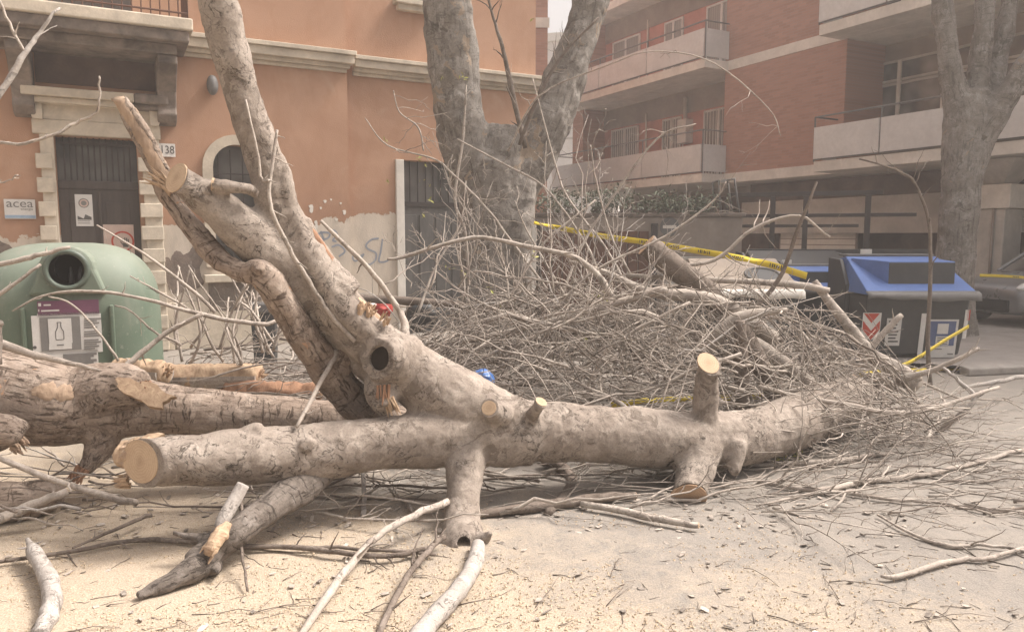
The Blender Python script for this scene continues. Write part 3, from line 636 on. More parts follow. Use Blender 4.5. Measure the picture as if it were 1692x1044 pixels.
disc('plate', M['bin_lip'], dt_, .185, (0, 0, 0), .012); bx(-.13, .13, -.016, -.0125, -.03, .03, 'bar', M['cream'], dt_)

# ------------------------------------------------------------------ green glass bin
def super_ring(a, b, e, n=64):
    t = np.linspace(0, 2*pi, n, endpoint=False); c, s_ = np.cos(t), np.sin(t)
    return np.stack([a*np.sign(c)*np.abs(c)**(2/e), b*np.sign(s_)*np.abs(s_)**(2/e)], 1)
gc = P(122, 560, 6.95); GA = R(25)
class Loc:
    """a turned local frame, measured along sight lines"""
    def __init__(s, o, a): s.o = np.array([o[0], o[1], 0]); s.x = np.array([cos(a), sin(a), 0]); s.y = np.array([-sin(a), cos(a), 0])
    px = Frame.px
GL = Loc(gc, GA); hw, hd = .755, .66; top = GL.px(110, 401, -.2)[1]
GB = thing('glass_bin', (gc[0], gc[1], 0), GA, 'green dome shaped glass recycling bin with round mouth and bottle poster', 'bin')
def cut(o, cyl_r, p, d, ln):
    b = MB(); p = np.array(p); d = np.array(d); b.tube([p-d*ln/2, p+d*ln/2], cyl_r, 32); me = b.mesh('cutter'); c = bpy.data.objects.new('cutter', me); COL.objects.link(c); c.parent = o.parent
    bpy.context.view_layer.update(); m = o.modifiers.new('cut', 'BOOLEAN'); m.operation = 'DIFFERENCE'; m.object = c; m.solver = 'EXACT'; bake(o); bpy.data.objects.remove(c); bpy.data.meshes.remove(me)
prof = [(.05, .95), (.08, 1.0), (.55, 1.0), (1.12, .99)]
for t in np.linspace(.12, 1, 12): prof.append((1.12+(top-1.12)*math.sin(t*pi/2)**1.0, .99*max(.0, math.cos(t*pi/2))**.62))
V = []; F = []; n = 72
for z, k in prof:
    r = super_ring(hw*max(k, .02), hd*max(k, .02), 3.2, n); V += [(x, y, z) for x, y in r]
for i in range(len(prof)-1): F += [(i*n+k, i*n+(k+1) % n, (i+1)*n+(k+1) % n, (i+1)*n+k) for k in range(n)]
F += [tuple(range(n-1, -1, -1)), tuple((len(prof)-1)*n+k for k in range(n))]
body = MB().add(V, F).build('body', M['bin_green'], GB, True)
mx, mz = GL.px(110, 446, -hd-.03); fr = -hd-.03
hood = MB(); pro = [(-.285, mz-.21), (.285, mz-.21)]+[(.285-.08*t, mz-.21+.21*t) for t in (.5, 1.)]+[(.205*cos(t), mz+.205*sin(t)) for t in np.linspace(.1, pi-.1, 14)]+[(-.285+.08*t, mz-.21+.21*t) for t in (1., .5)]
k = len(pro); hood.add([(mx+x, fr, z) for x, z in pro]+[(mx+x*1.35, fr+.60, mz+(z-mz)*1.0-.03) for x, z in pro], [tuple(range(k)), tuple(range(2*k-1, k-1, -1))]+[(i, k+i, k+(i+1) % k, (i+1) % k) for i in range(k)])
ho = hood.build('hood', M['bin_green'], GB, bevel=.025)
bpy.context.view_layer.update(); bake(ho)
cut(ho, .138, (mx, fr, mz), (0, 1, 0), .9); cut(body, .138, (mx, -hd, mz), (0, 1, 0), .9)
a = np.linspace(0, 2*pi, 32, endpoint=False)
q = MB(); ring = [(mx+.155*cos(t), fr-.006, mz+.155*sin(t)) for t in a]; q.tube(ring+[ring[0], ring[1]], .024, 8, False); q.build('mouth_ring', M['bin_hood'], GB, True)
q = MB(); q.tube([(mx, fr+.01, mz), (mx, fr+.42, mz)], .136, 32, False); q.add([(mx+.136*cos(t), fr+.42, mz+.136*sin(t)) for t in a], [tuple(range(32))]); q.build('mouth_tube', M['black'], GB, True)
q = MB()
for dx in (.02, .09): q.tube([(mx+dx, fr+.12, mz-.15), (mx+dx, fr+.12, mz-.05), (mx+dx, fr+.12, mz+.02)], [.022, .02, .006], 8)
q.build('rubber_flap', M['bin_grey'], GB, True)
q = MB(); q.box(-.73, .73, -.62, .62, 0, .05); q.build('base_ring', M['bin_hood'], GB, bevel=.02)
for x in (.30, -.36): bx(mx+x, mx+x+.035, fr+.018, fr+.06, .1, 1.15, 'moulded_rib', M['bin_green'], GB, .01)
# poster of the bin
def bpx(px, py): return GL.px(px, py, -hd-.008)
pf = -hd-.004
def plate(name, x0, y0, x1, y1, mat, par, lay): a_, b_ = bpx(x0, y0), bpx(x1, y1); return bx(a_[0], b_[0], pf-.003-lay, pf-lay+(.004 if lay == 0 else -.001), b_[1], a_[1], name, M[mat], par)
plate('purple_label', 61, 498, 164, 518, 'purple', GB, 0); plate('white_strip', 61, 518.5, 163, 521, 'paper', GB, 0)
for x0, y0, x1, y1 in ((63, 501, 68, 506), (72, 503, 84, 505), (63, 511, 65, 515), (68, 512.5, 98, 514)): plate('print_line', x0, y0, x1, y1, 'paper', GB, .003)
po = plate('poster', 51, 522, 170, 581, 'paper', GB, 0)
plate('lower_sheet', 60, 582, 163, 604, 'paper', GB, 0)
for i in range(5): plate('print_line', 104, 585+i*3.6, 160-(i % 3)*5, 586+i*3.6, 'grey_print', GB, .003)
plate('poster_field', 65, 525, 135, 577, 'grey_print', GB, .003); plate('poster_square', 79, 527, 120, 566, 'paper', GB, .006)
plate('poster_bar', 81, 568, 119, 571, 'paper', GB, .006); plate('poster_bar', 81, 573, 119, 576, 'paper', GB, .006); plate('print_line', 94, 569, 106, 570.2, 'grey_print', GB, .009)
for i in range(15):
    if i in (5, 9): continue
    plate('print_line', 139, 526+i*3.5, 167-(i*7 % 11), 527.2+i*3.5, 'grey_print', GB, .003)
bc = bpx(98.5, 547); k = (bpx(120, 547)[0]-bpx(79, 547)[0])/41
half = [(3.2, -17), (3.2, -14.5), (2.6, -14), (2.8, -8), (4.2, -4), (6.4, 0), (6.8, 3), (6.8, 14), (6.0, 16.5)]
out_ = half+[(-x, y) for x, y in half[::-1]]; q = MB(); pts = [(bc[0]+x*k, pf-.0085, bc[1]-y*k) for x, y in out_]
for p_, q_ in zip(pts, pts[1:]+pts[:1]): q.tube([p_, q_], .0035, 5)
q.build('bottle_drawing', M['ink'], GB)
disc('print_dot', M['ink'], GB, .014, (bpx(57.5, 574)[0], pf-.003, bpx(57.5, 574)[1]))

# ------------------------------------------------------------------ street bins on the right
def street_bin(name, x0, x1, yf, z_lip, z_top, dp, lid, label, hoodbox=False, hole=False, group=None):
    w = x1-x0; t = thing(name, ((x0+x1)/2, yf, 0), 0, label, 'bin', group); h = w/2
    q = MB(); q.hexa([(-h+.10, .12, .14), (h-.10, .12, .14), (h-.10, dp-.12, .14), (-h+.10, dp-.12, .14)], [(-h+.03, .03, z_lip-.06), (h-.03, .03, z_lip-.06), (h-.03, dp, z_lip-.06), (-h+.03, dp, z_lip-.06)])
    q.build('body', M['bin_grey'], t, bevel=.03)
    q = MB()
    for x in (-h+.22, h-.22):
        for y in (.25, dp-.25): q.box(x-.05, x+.05, y-.06, y+.06, 0, .139)
    q.build('feet', M['tyre'], t, bevel=.01)
    for sx in (-1, 1):      # side walls that carry the lid
        a_, b_ = (sx*(h-.03), sx*(h+.03)); xs0, xs1 = min(a_, b_), max(a_, b_)
        b = MB(); pr = [(.55, .5), (dp+.02, .5), (dp+.02, z_top-.02), (dp-.35, z_top-.04), (.55, z_lip+.05)]
        b.add([(xs0, y, z) for y, z in pr]+[(xs1, y, z) for y, z in pr], [tuple(range(5)), tuple(range(9, 4, -1))]+[(i, (i+1) % 5, 5+(i+1) % 5, 5+i) for i in range(5)]); b.build('side_arm', M['bin_grey'], t, bevel=.015)
    q = MB(); L0 = [(-h, 0, z_lip), (h, 0, z_lip)]; q.hexa([(-h, -.02, z_lip-.05), (h, -.02, z_lip-.05), (h-.02, dp-.05, z_lip-.05), (-h+.02, dp-.05, z_lip-.05)], [(-h, -.02, z_lip), (h, -.02, z_lip), (h-.08, dp-.32, z_top), (-h+.08, dp-.32, z_top)])
    q.hexa([(-h+.02, dp-.32, z_lip-.05), (h-.02, dp-.32, z_lip-.05), (h-.02, dp-.05, z_lip-.05), (-h+.02, dp-.05, z_lip-.05)], [(-h+.08, dp-.319, z_top), (h-.08, dp-.319, z_top), (h-.06, dp-.05, z_top-.05), (-h+.06, dp-.05, z_top-.05)])
    lo_ = q.build('lid', M[lid], t, bevel=.012)
    b = MB(); n_ = 24; V = []; 
    for i in range(n_+1):
        u = i/n_; x = -h-.02+(w+.04)*u; sag = .012*sin(u*17)+.02*sin(u*5+1); V += [(x, -.03, z_lip+.005), (x, -.10, z_lip-.03), (x, -.125, z_lip-.105+sag)]
    Fq = [(3*i+j, 3*i+3+j, 3*i+4+j, 3*i+1+j) for i in range(n_) for j in (0, 1)]; b.add(V, Fq); fo = b.build('front_flap', M['bin_lip'] if not hole else M['cream'], t, True)
    m_ = fo.modifiers.new('thick', 'SOLIDIFY'); m_.thickness = .012
    sl_ = (z_top-z_lip)/(dp-.30)
    if hoodbox:
        bx0, bx1 = -h+.36, h-.20; yb, zt_ = .16, z_top-.02; zl = z_lip+sl_*yb
        q = MB(); q.hexa([(bx0-.30, dp-.40, zt_-.14), (bx1+.02, dp-.40, zt_-.14), (bx1+.02, dp-.36, zt_-.14), (bx0-.30, dp-.36, zt_-.14)], [(bx0-.30, dp-.40, zt_-.012), (bx1+.02, dp-.40, zt_-.012), (bx1+.02, dp-.36, zt_-.012), (bx0-.30, dp-.36, zt_-.012)])
        q.hexa([(bx0, yb, zl-.02), (bx1, yb, zl-.02), (bx1+.0, dp-.41, zt_-.2), (bx0-.25, dp-.41, zt_-.2)], [(bx0, yb, zt_-.03), (bx1, yb, zt_-.03), (bx1, dp-.41, zt_), (bx0-.25, dp-.41, zt_)])
        q.build('slot_hood', M[lid], lo_, bevel=.01)
        bx(bx0+.005, bx1-.005, yb-.012, yb-.002, zl-.01, zt_-.045, 'slot_flap', M['bin_grey'], lo_, .004)
        bx(-h+.1, h-.1, dp-.30, dp-.02, z_top+.002, z_top+.03, 'rear_bar', M['bin_lip'], t, .008); bx(-h+.42, -h+.58, dp-.04, dp-.02, z_top+.032, z_top+.10, 'white_tag', M['paper'], t)
    if hole:
        b = MB(); cy = .42*(dp-.3); A_ = np.linspace(0, 2*pi, 28, endpoint=False); nz = np.array([0, -sl_, 1]); nz = nz/np.linalg.norm(nz); sv = np.array([0, 1, sl_]); sv = sv/np.linalg.norm(sv); cc = np.array([h*.42, cy, z_lip+sl_*(cy+.02)])+nz*.006
        ring = [cc+np.array([.24*cos(x), 0, 0])+sv*.15*sin(x)*1.3 for x in A_]; b.tube(ring+[ring[0], ring[1]], .022, 6, False); b.build('hole_rim', M['bin_lip'], lo_, True)
        b = MB(); b.add([p for p in ring], [tuple(range(28))]); b.build('hole_flap', M['bin_grey'], lo_)
    return t, h
yf = G(1500, 606)[1]; X0, X1 = P(1431, 488, yf)[0], P(1612, 488, yf)[0]
zl_, zt_ = P(1520, 481, yf)[2], P(1470, 424, yf+.75)[2]
PB, ph = street_bin('paper_bin', X0, X1, yf, zl_, zt_, 1.15, 'bin_blue', 'dark grey street bin with bright blue slotted lid at the right end of the row', True)
def onbin(name, px0, py0, px1, py1, mat, lay=0., dz=0.):
    a_, b_ = P(px0, py0, yf+.04), P(px1, py1, yf+.04); cx = (X0+X1)/2
    def yy(z): return .12-.09*(z-.14)/(zl_-.06-.14)-.008-lay
    z0, z1 = b_[2], a_[2]; q = MB(); x0, x1 = a_[0]-cx, b_[0]-cx
    q.hexa([(x0, yy(z0)-.003, z0), (x1, yy(z0)-.003, z0), (x1, yy(z0)+.003, z0), (x0, yy(z0)+.003, z0)], [(x0, yy(z1)-.003, z1), (x1, yy(z1)-.003, z1), (x1, yy(z1)+.003, z1), (x0, yy(z1)+.003, z1)]); return q.build(name, M[mat], PB)
cpl = onbin('chevron_plate', 1427, 517, 1455, 562, 'white')
def tri(name, pts, mat, lay):
    cx = (X0+X1)/2; v = []
    for px_, py_ in pts:
        p_ = P(px_, py_, yf+.04); y_ = .12-.09*(p_[2]-.14)/(zl_-.06-.14)-.008-lay; v.append((p_[0]-cx, y_, p_[2]))
    k_ = len(v); q = MB(); q.add(v+[(x, y+.004, z) for x, y, z in v], [tuple(range(k_)), tuple(range(2*k_-1, k_-1, -1))]+[(i, (i+1) % k_, k_+(i+1) % k_, k_+i) for i in range(k_)]); return q.build(name, M[mat], PB)
tri('chevron', [(1428, 518), (1454, 518), (1441, 534)], 'red_print', .006); tri('chevron', [(1427, 530), (1441, 547), (1455, 530), (1455, 545), (1441, 562), (1427, 545)], 'red_print', .006)
onbin('notice', 1467, 526, 1489, 572, 'paper')
for i in range(7): onbin('print_line', 1470, 530+i*5.6, 1486-(i % 3)*2, 532.5+i*5.6, 'ink', .006)
onbin('poster', 1536, 528, 1582, 592, 'paper'); onbin('poster_field', 1539, 531, 1579, 572, 'blue_print', .006); onbin('poster_square', 1551, 535, 1568, 552, 'paper', .011); onbin('poster_square', 1549, 556, 1570, 571, 'paper', .011)
for i in range(4): onbin('print_line', 1551, 558+i*3.3, 1568, 559.3+i*3.3, 'ink', .016)
onbin('print_line', 1540, 577, 1560, 578.5, 'grey_print', .006); onbin('print_line', 1570, 585, 1579, 587, 'grey_print', .006)
onbin('marker_strip', 1524, 518, 1527, 604, 'white'); onbin('marker_strip', 1596, 512, 1599, 560, 'white'); onbin('marker_strip', 1599.5, 512, 1603, 530, 'red_print')
y2 = yf+.25; xa_, xb_ = P(1150, 480, y2)[0], P(1324, 480, y2)[0]
OB, oh = street_bin('organic_bin', xa_, xb_, y2, P(1230, 478, y2)[2], P(1200, 427, y2+.8)[2], 1.15, 'bin_beige', 'dark street bin with beige lid and oval mouth behind the branch heap', hole=True)
q = MB(); q.box(.15, .42, .07, .075, .45, .75); q.build('notice', M['paper'], OB)
y3 = yf+1.9; xa_, xb_ = P(1290, 450, y3)[0], P(1462, 450, y3)[0]
RB, _ = street_bin('paper_bin', xa_, xb_, y3, P(1330, 474, y3)[2], P(1330, 440, y3+.8)[2], 1.15, 'bin_blue', 'second blue lidded street bin, half hidden behind the front row', True)
y4 = yf+3.2; xa_, xb_ = P(1250, 440, y4)[0], P(1420, 440, y4)[0]
street_bin('waste_bin', xa_, xb_, y4, P(1330, 445, y4)[2], P(1330, 414, y4+.8)[2], 1.15, 'bin_grey', 'all dark street bin at the back of the row under the shutter')

# dark metal pergola frame behind the bins
fr_ = thing('metal_frame', tuple(P(1275, 400, 15.3)*np.array([1, 1, 0])), R(-20), 'dark steel pergola frame with horizontal rails behind the bins', 'frame')
H3 = P(1275, 325, 15.3)[2]; q = MB()
for x, hh in ((0, H3), (.62, H3), (1.75, H3)): q.box(x-.05, x+.05, -.05, .05, 0, hh)
fo = q.build('posts', M['iron'], fr_, bevel=.008); 
for i, o_ in enumerate([fo]): pass
q = MB(); q.box(-.9, 2.0, -.04, .04, H3+.001, H3+.09); q.box(-.9, 2.6, -.03, .03, H3-.42, H3-.35); q.box(-.9, 1.6, -.031, .031, H3-.62, H3-.56); q.box(-.95, -.85, -.05, .05, H3-.9, H3); q.build('rails', M['iron'], fr_, bevel=.006)
b_ = thing('low_barrier', tuple(P(1380, 420, 14.6)*np.array([1, 1, 0])), R(-8), 'long dark low wall with metal top behind the bins', 'barrier')
zt4 = P(1380, 412, 14.6)[2]; bx(-1.6, 1.65, 0, .2, 0, zt4-.1, 'panel', M['iron'], b_, .01); bx(-1.65, 1.7, -.03, .23, zt4-.1, zt4, 'top_rail', M['bin_grey'], b_, .01)
# small steel hoop on the yard wall
hp = P(1208, 340, 14.7); ho_ = thing('steel_hoop', (hp[0], hp[1], wz), wa, 'thin rusty steel hoop frame standing on the yard wall end', 'frame')
q = MB()
for y_ in (0, .5): q.tube([(-.2, y_, 0), (-.25, y_, .62), (.05, y_, .66), (.16, y_, 0)], .022, 6)
q.tube([(-.25, 0, .62), (-.25, .5, .62)], .02, 6); q.tube([(.05, 0, .66), (.05, .5, .66)], .02, 6); q.build('tubes', M['bin_lip'], ho_, True)

# kerb and pavement at the back right
kp = G(1600, 622); kq = G(1760, 606)
kb = MB(); kb.hexa([(kp[0], kp[1], 0), (kq[0]+6, kq[1]+.9, 0), (kq[0]+6, kq[1]+1.15, 0), (kp[0], kp[1]+.2, 0)], [(kp[0], kp[1], .10), (kq[0]+6, kq[1]+.9, .10), (kq[0]+6, kq[1]+1.15, .11), (kp[0], kp[1]+.2, .11)])
tag(kb.build('kerb', M['kerb'], bevel=.02), kind='structure')
pv = MB(); pv.add([(kp[0], kp[1]+.2, .1), (kq[0]+6, kq[1]+1.15, .1), (26, 30, .1), (6, 30, .1), (5, 14, .1), (3.4, yf+.6, .1)], [(0, 1, 2, 3, 4, 5)])
tag(pv.build('pavement', M['pavement']), kind='structure')
rp = G(1620, 560)
sheet_ = MB().add([(rp[0]-.3, rp[1], .104), (22, rp[1]+1.1, .104), (24, rp[1]+2.3, .104), (rp[0], rp[1]+1.9, .104)], [(0, 1, 2, 3)]); tag(sheet_.build('driveway', M['kerb']), kind='structure')

# ------------------------------------------------------------------ parked car at the right edge
cx0, cy0 = P(1663, 500, 13.3)[0], 13.3
CR = thing('parked_car', (cx0+2.05, cy0+1.2, .1), R(16), 'grey parked car whose nose enters at the right edge', 'car')
def hull(mb, prof_bot, prof_top, w, inset):
    """side outline as a closed loop (x, z, half width)"""
sec = [(-2.2,.32,.62,.60),(-2.16,.24,.74,.74),(-1.95,.2,.86,.84),(-1.5,.18,.93,.89),(-.75,.17,.99,.9),(.6,.17,1.0,.9),(1.6,.18,.99,.89),(2.05,.22,.95,.84),(2.15,.35,.9,.74)]
q = MB(); V = []; n_ = 16
for x, z0, z1, hwid in sec:
    r = super_ring(hwid, (z1-z0)/2, 4.5, n_); V += [(x, a_, (z0+z1)/2+b_) for a_, b_ in r]
Fq = [(i*n_+k, i*n_+(k+1) % n_, (i+1)*n_+(k+1) % n_, (i+1)*n_+k) for i in range(len(sec)-1) for k in range(n_)]+[tuple(range(n_-1, -1, -1)), tuple((len(sec)-1)*n_+k for k in range(n_))]
bo2 = q.add(V, Fq).build('body', M['car'], CR, True); bo2.modifiers.new('sub', 'SUBSURF').render_levels = 2
q = MB(); q.hexa([(-.95, -.80, .95), (1.75, -.80, .95), (1.75, .80, .95), (-.95, .80, .95)], [(-.1, -.62, 1.5), (1.25, -.62, 1.5), (1.25, .62, 1.5), (-.1, .62, 1.5)]); q.build('cabin', M['glass'], CR, bevel=.05)
q = MB(); q.hexa([(-.12, -.63, 1.49), (1.27, -.63, 1.49), (1.27, .63, 1.49), (-.12, .63, 1.49)], [(-.02, -.58, 1.54), (1.15, -.58, 1.54), (1.15, .58, 1.54), (-.02, .58, 1.54)])
for sy in (-1, 1): q.tube([(-.96, sy*.80, .96), (-.1, sy*.63, 1.51)], .035, 6); q.tube([(1.76, sy*.80, .96), (1.26, sy*.63, 1.51)], .045, 6); q.tube([(.5, sy*.81, .96), (.55, sy*.63, 1.51)], .04, 6)
q.build('roof', M['car'], CR, bevel=.015)
for x in (-1.38, 1.35):
    for sy in (-1, 1):
        q = MB(); y_ = sy*.80; q.tube([(x, y_-.11, .33), (x, y_-.09, .33), (x, y_+.09, .33), (x, y_+.11, .33)], [.29, .335, .335, .29], 28); wo_ = q.build('wheel', M['tyre'], CR, True)
        q = MB(); q.tube([(x, sy*.915, .33), (x, sy*.922, .33)], [.20, .19], 20); q.build('rim', M['bin_lip'], wo_)
        q = MB(); q.tube([(x, sy*.80, .34), (x, sy*.905, .34)], .40, 28); q.build('wheel_arch', M['black'], CR)
for sy in (-1, 1):
    me_ = bpy.data.meshes.new('headlight'); bmx = bmesh.new(); bmesh.ops.create_uvsphere(bmx, u_segments=14, v_segments=8, radius=1); bmesh.ops.scale(bmx, vec=(.19, .11, .06), verts=bmx.verts); bmesh.ops.rotate(bmx, matrix=Matrix.Rotation(R(-18), 3, 'Y'), verts=bmx.verts); bmx.to_mesh(me_); bmx.free()
    link('headlight', me_, M['car_light'], CR, True, loc=(-1.97, sy*.66, .76))
bx(-2.215, -2.17, -.55, .55, .28, .5, 'bumper_grille', M['black'], CR, .02)

# ------------------------------------------------------------------ standing plane trees
def grain_of(me, limbs):
    n = len(me.vertices); cv = np.empty(n*3); me.vertices.foreach_get('co', cv); cv = cv.reshape(-1, 3); C_, T_, U_, R_ = [], [], [], []; off = 0.
    for pts, rad, kw in limbs:
        p = np.asarray(pts); d = np.concatenate([[0], np.cumsum(np.linalg.norm(np.diff(p, axis=0), axis=1))]); k = max(8, int(d[-1]/.025)); u = np.linspace(0, d[-1], k); q = np.stack([np.interp(u, d, p[:, i]) for i in range(3)], 1)
        t = np.gradient(q, axis=0); t /= np.linalg.norm(t, axis=1)[:, None]+1e-9; C_.append(q); T_.append(t); U_.append(u+off); R_.append(np.interp(u, d, rad)); off += d[-1]+3.7
    C_, T_, U_, R_ = np.concatenate(C_), np.concatenate(T_), np.concatenate(U_), np.concatenate(R_); out = np.zeros((n, 3))
    for i in range(0, n, 4000):
        v = cv[i:i+4000]; d = np.linalg.norm(v[:, None]-C_[None], axis=2)/R_[None]; j = d.argmin(1); e = v-C_[j]; du = (e*T_[j]).sum(1); e = e-T_[j]*du[:, None]; a = np.cross(T_[j], [0.13, .21, 1.]); a /= np.linalg.norm(a, axis=1)[:, None]+1e-9; b = np.cross(a, T_[j])
        out[i:i+4000] = np.stack([U_[j]+du, (e*a).sum(1), (e*b).sum(1)], 1)
    at = me.attributes.new('grain', 'FLOAT_VECTOR', 'POINT'); at.data.foreach_set('vector', out.ravel())
def solid(name, limbs, mat, voxel, amps, parent=None, smooth_it=4, seed=0, cuts=(), sawn=()):
    """overlapping limbs grown together into one continuous skin"""
    b = MB()
    for pts, rad, kw in limbs: b.tube(pts, rad, 20, True, **kw)
    o = b.build(name, mat, parent, True); o.modifiers.new('remesh', 'REMESH').mode = 'VOXEL'; o.modifiers['remesh'].voxel_size = voxel
    sm_ = o.modifiers.new('soft', 'SMOOTH'); sm_.factor = .5; sm_.iterations = smooth_it; bpy.context.view_layer.update(); bake(o)
    bumps(o.data, amps, seed)
    if sawn:      # square the sawn ends again after the softening
        n = len(o.data.vertices); cv = np.empty(n*3); o.data.vertices.foreach_get('co', cv); cv = cv.reshape(-1, 3)
        for c, nn, rr in sawn:
            e = cv-c; d = e@nn; lat = e-d[:, None]*nn; ll = np.linalg.norm(lat, axis=1); near = (ll < rr*1.45) & (d > -.03) & (d < .08); cv[near] -= nn*d[near][:, None]; g = near & (ll > rr*.55); cv[g] += (lat[g].T/ll[g]).T*.006
        o.data.vertices.foreach_set('co', cv.ravel()); o.data.update()
    grain_of(o.data, limbs)
    for r, p, d, ln in cuts: cut(o, r, p, d, ln)
    o.data.polygons.foreach_set('use_smooth', [True]*len(o.data.polygons)); 
    if not o.data.materials: o.data.materials.append(mat)
    return o
def limb(pxs, per=6, rscale=1., **kw):
    """(px, py, depth, radius in px) down the middle of a limb"""
    c = [P(a, b, d) for a, b, d, r in pxs]; rr = [RP(r, d)*rscale for a, b, d, r in pxs]
    q = catmull(np.hstack([np.array(c), np.array(rr)[:, None]]), per); return (q[:, :3], np.maximum(q[:, 3], .004), kw)
Dm = 10.6
MT = thing('plane_tree', tuple(P(820, 500, Dm)*np.array([1, 1, 0])), 0, 'stout forked plane tree with mottled bark and thin shoots beside the side door', 'tree')
def local(limbs, o): return [(np.asarray(p)-np.array(o.location), r, k) for p, r, k in limbs]
mid = [limb([(818,640,Dm,76),(818,560,Dm,66),(816,480,Dm,58),(813,400,Dm,56),(820,330,Dm,64),(822,270,Dm,60)]),
       limb([(800,330,Dm,44),(774,250,Dm-.1,43),(755,170,Dm-.2,41),(745,80,Dm-.3,40),(738,-20,Dm-.4,37),(731,-140,Dm-.5,36)]),
       limb([(835,330,Dm,46),(880,250,Dm+.05,40),(915,180,Dm+.1,35),(945,100,Dm+.15,31),(974,10,Dm+.2,30),(992,-90,Dm+.3,29)]),
       limb([(830,320,Dm-.05,52),(834,250,Dm,48),(837,208,Dm,38)]),
       limb([(778,520,Dm-.3,16),(782,430,Dm-.36,14),(788,350,Dm-.38,15),(800,280,Dm-.34,13)]), limb([(860,470,Dm-.3,22),(858,380,Dm-.3,22),(870,300,Dm-.2,20)]),
       limb([(818,640,Dm,84),(740,720,Dm-.2,40)]), limb([(818,640,Dm,84),(900,710,Dm-.2,40)])]
solid('trunk', local(mid, MT), M['bark_dark'], .032, [(1.6,.06),(5,.03),(14,.012)], MT, 4, 3)
Dr = 12.6
RT = thing('plane_tree', tuple(P(1580, 480, Dr)*np.array([1, 1, 0])), 0, 'tall plane tree with three limbs rising behind the blue lidded bin', 'tree')
rt = [limb([(1576,600,Dr,37.8),(1576,500,Dr,31.0),(1580,420,Dr,28.4),(1586,330,Dr,29.2),(1593,250,Dr,31.8),(1599,190,Dr,34.4),(1601,150,Dr,31.0)]),
      limb([(1593,200,Dr,27.5),(1573,130,Dr-.05,18.9),(1563,60,Dr-.1,15.9),(1556,-10,Dr-.1,14.6),(1548,-120,Dr-.15,14.6)]),
      limb([(1601,190,Dr,27.5),(1615,130,Dr,17.2),(1623,70,Dr,14.6),(1627,0,Dr,13.8),(1635,-120,Dr,12.9)]),
      limb([(1613,200,Dr,25.8),(1641,130,Dr+.1,17.2),(1656,70,Dr+.1,14.6),(1669,0,Dr+.1,12.9),(1688,-100,Dr,12.0)]),
      limb([(1603,270,Dr,24.9),(1638,200,Dr-.2,20.6),(1675,140,Dr-.4,18.1),(1723,70,Dr-.6,16.3),(1793,-40,Dr-.8,14.6)])]
solid('trunk', local(rt, RT), M['bark_dark'], .028, [(1.8,.035),(6,.016),(15,.007)], RT, 4, 9)

# ------------------------------------------------------------------ branches
def gnarly(p0, p1, n=9, wob=.06, sag=0., seed=None):
    p0, p1 = np.array(p0, float), np.array(p1, float); L_ = np.linalg.norm(p1-p0); t = np.linspace(0, 1, n)[:, None]
    q = p0*(1-t)+p1*t; w = np.cumsum(rng.normal(0, 1, (n, 3)), 0); w -= w[0]*(1-t)+w[-1]*t; q = q+w*wob*L_/math.sqrt(n)
    q[:, 2] += (sag*4*t*(1-t))[:, 0]; return q
def twigged(mb, path, r0, r1, ntw, tl, depth=1, sides=6, zmin=.004, up=.3):
    n = len(path); rad = np.linspace(r0, r1, n)*(1+rng.normal(0, .05, n)); path = path.copy(); path[:, 2] = np.maximum(path[:, 2], zmin+rad*.6)
    mb.tube(path, np.maximum(rad, .0015), sides)
    ax = path[-1]-path[0]; ax = ax/(np.linalg.norm(ax)+1e-9)
    for _ in range(ntw):
        u = rng.uniform(.18, 1)**.8; i = min(n-2, int(u*(n-1))); p = path[i]+(path[i+1]-path[i])*(u*(n-1)-i); d = rng.normal(0, 1, 3); d -= ax*(d@ax); d = d/(np.linalg.norm(d)+1e-9)
        d = d*rng.uniform(.5, 1.)+ax*rng.uniform(.4, 1.1)+np.array([0, 0, up*rng.uniform(-.3, 1)]); d = d/np.linalg.norm(d); l_ = tl*rng.uniform(.35, 1)*(1.1-.5*u)
        rr = max(.0022, min(r0*.5, np.interp(u, [0, 1], [r0, r1])*.6)); q = gnarly(p, p+d*l_, 6, .10)
        if depth > 1: twigged(mb, q, rr, .0016, rng.integers(1, 4), l_*.45, depth-1, 5, zmin, up)
        else: q[:, 2] = np.maximum(q[:, 2], zmin); mb.tube(q, np.linspace(rr, .0015, 6), 4)
BR = []
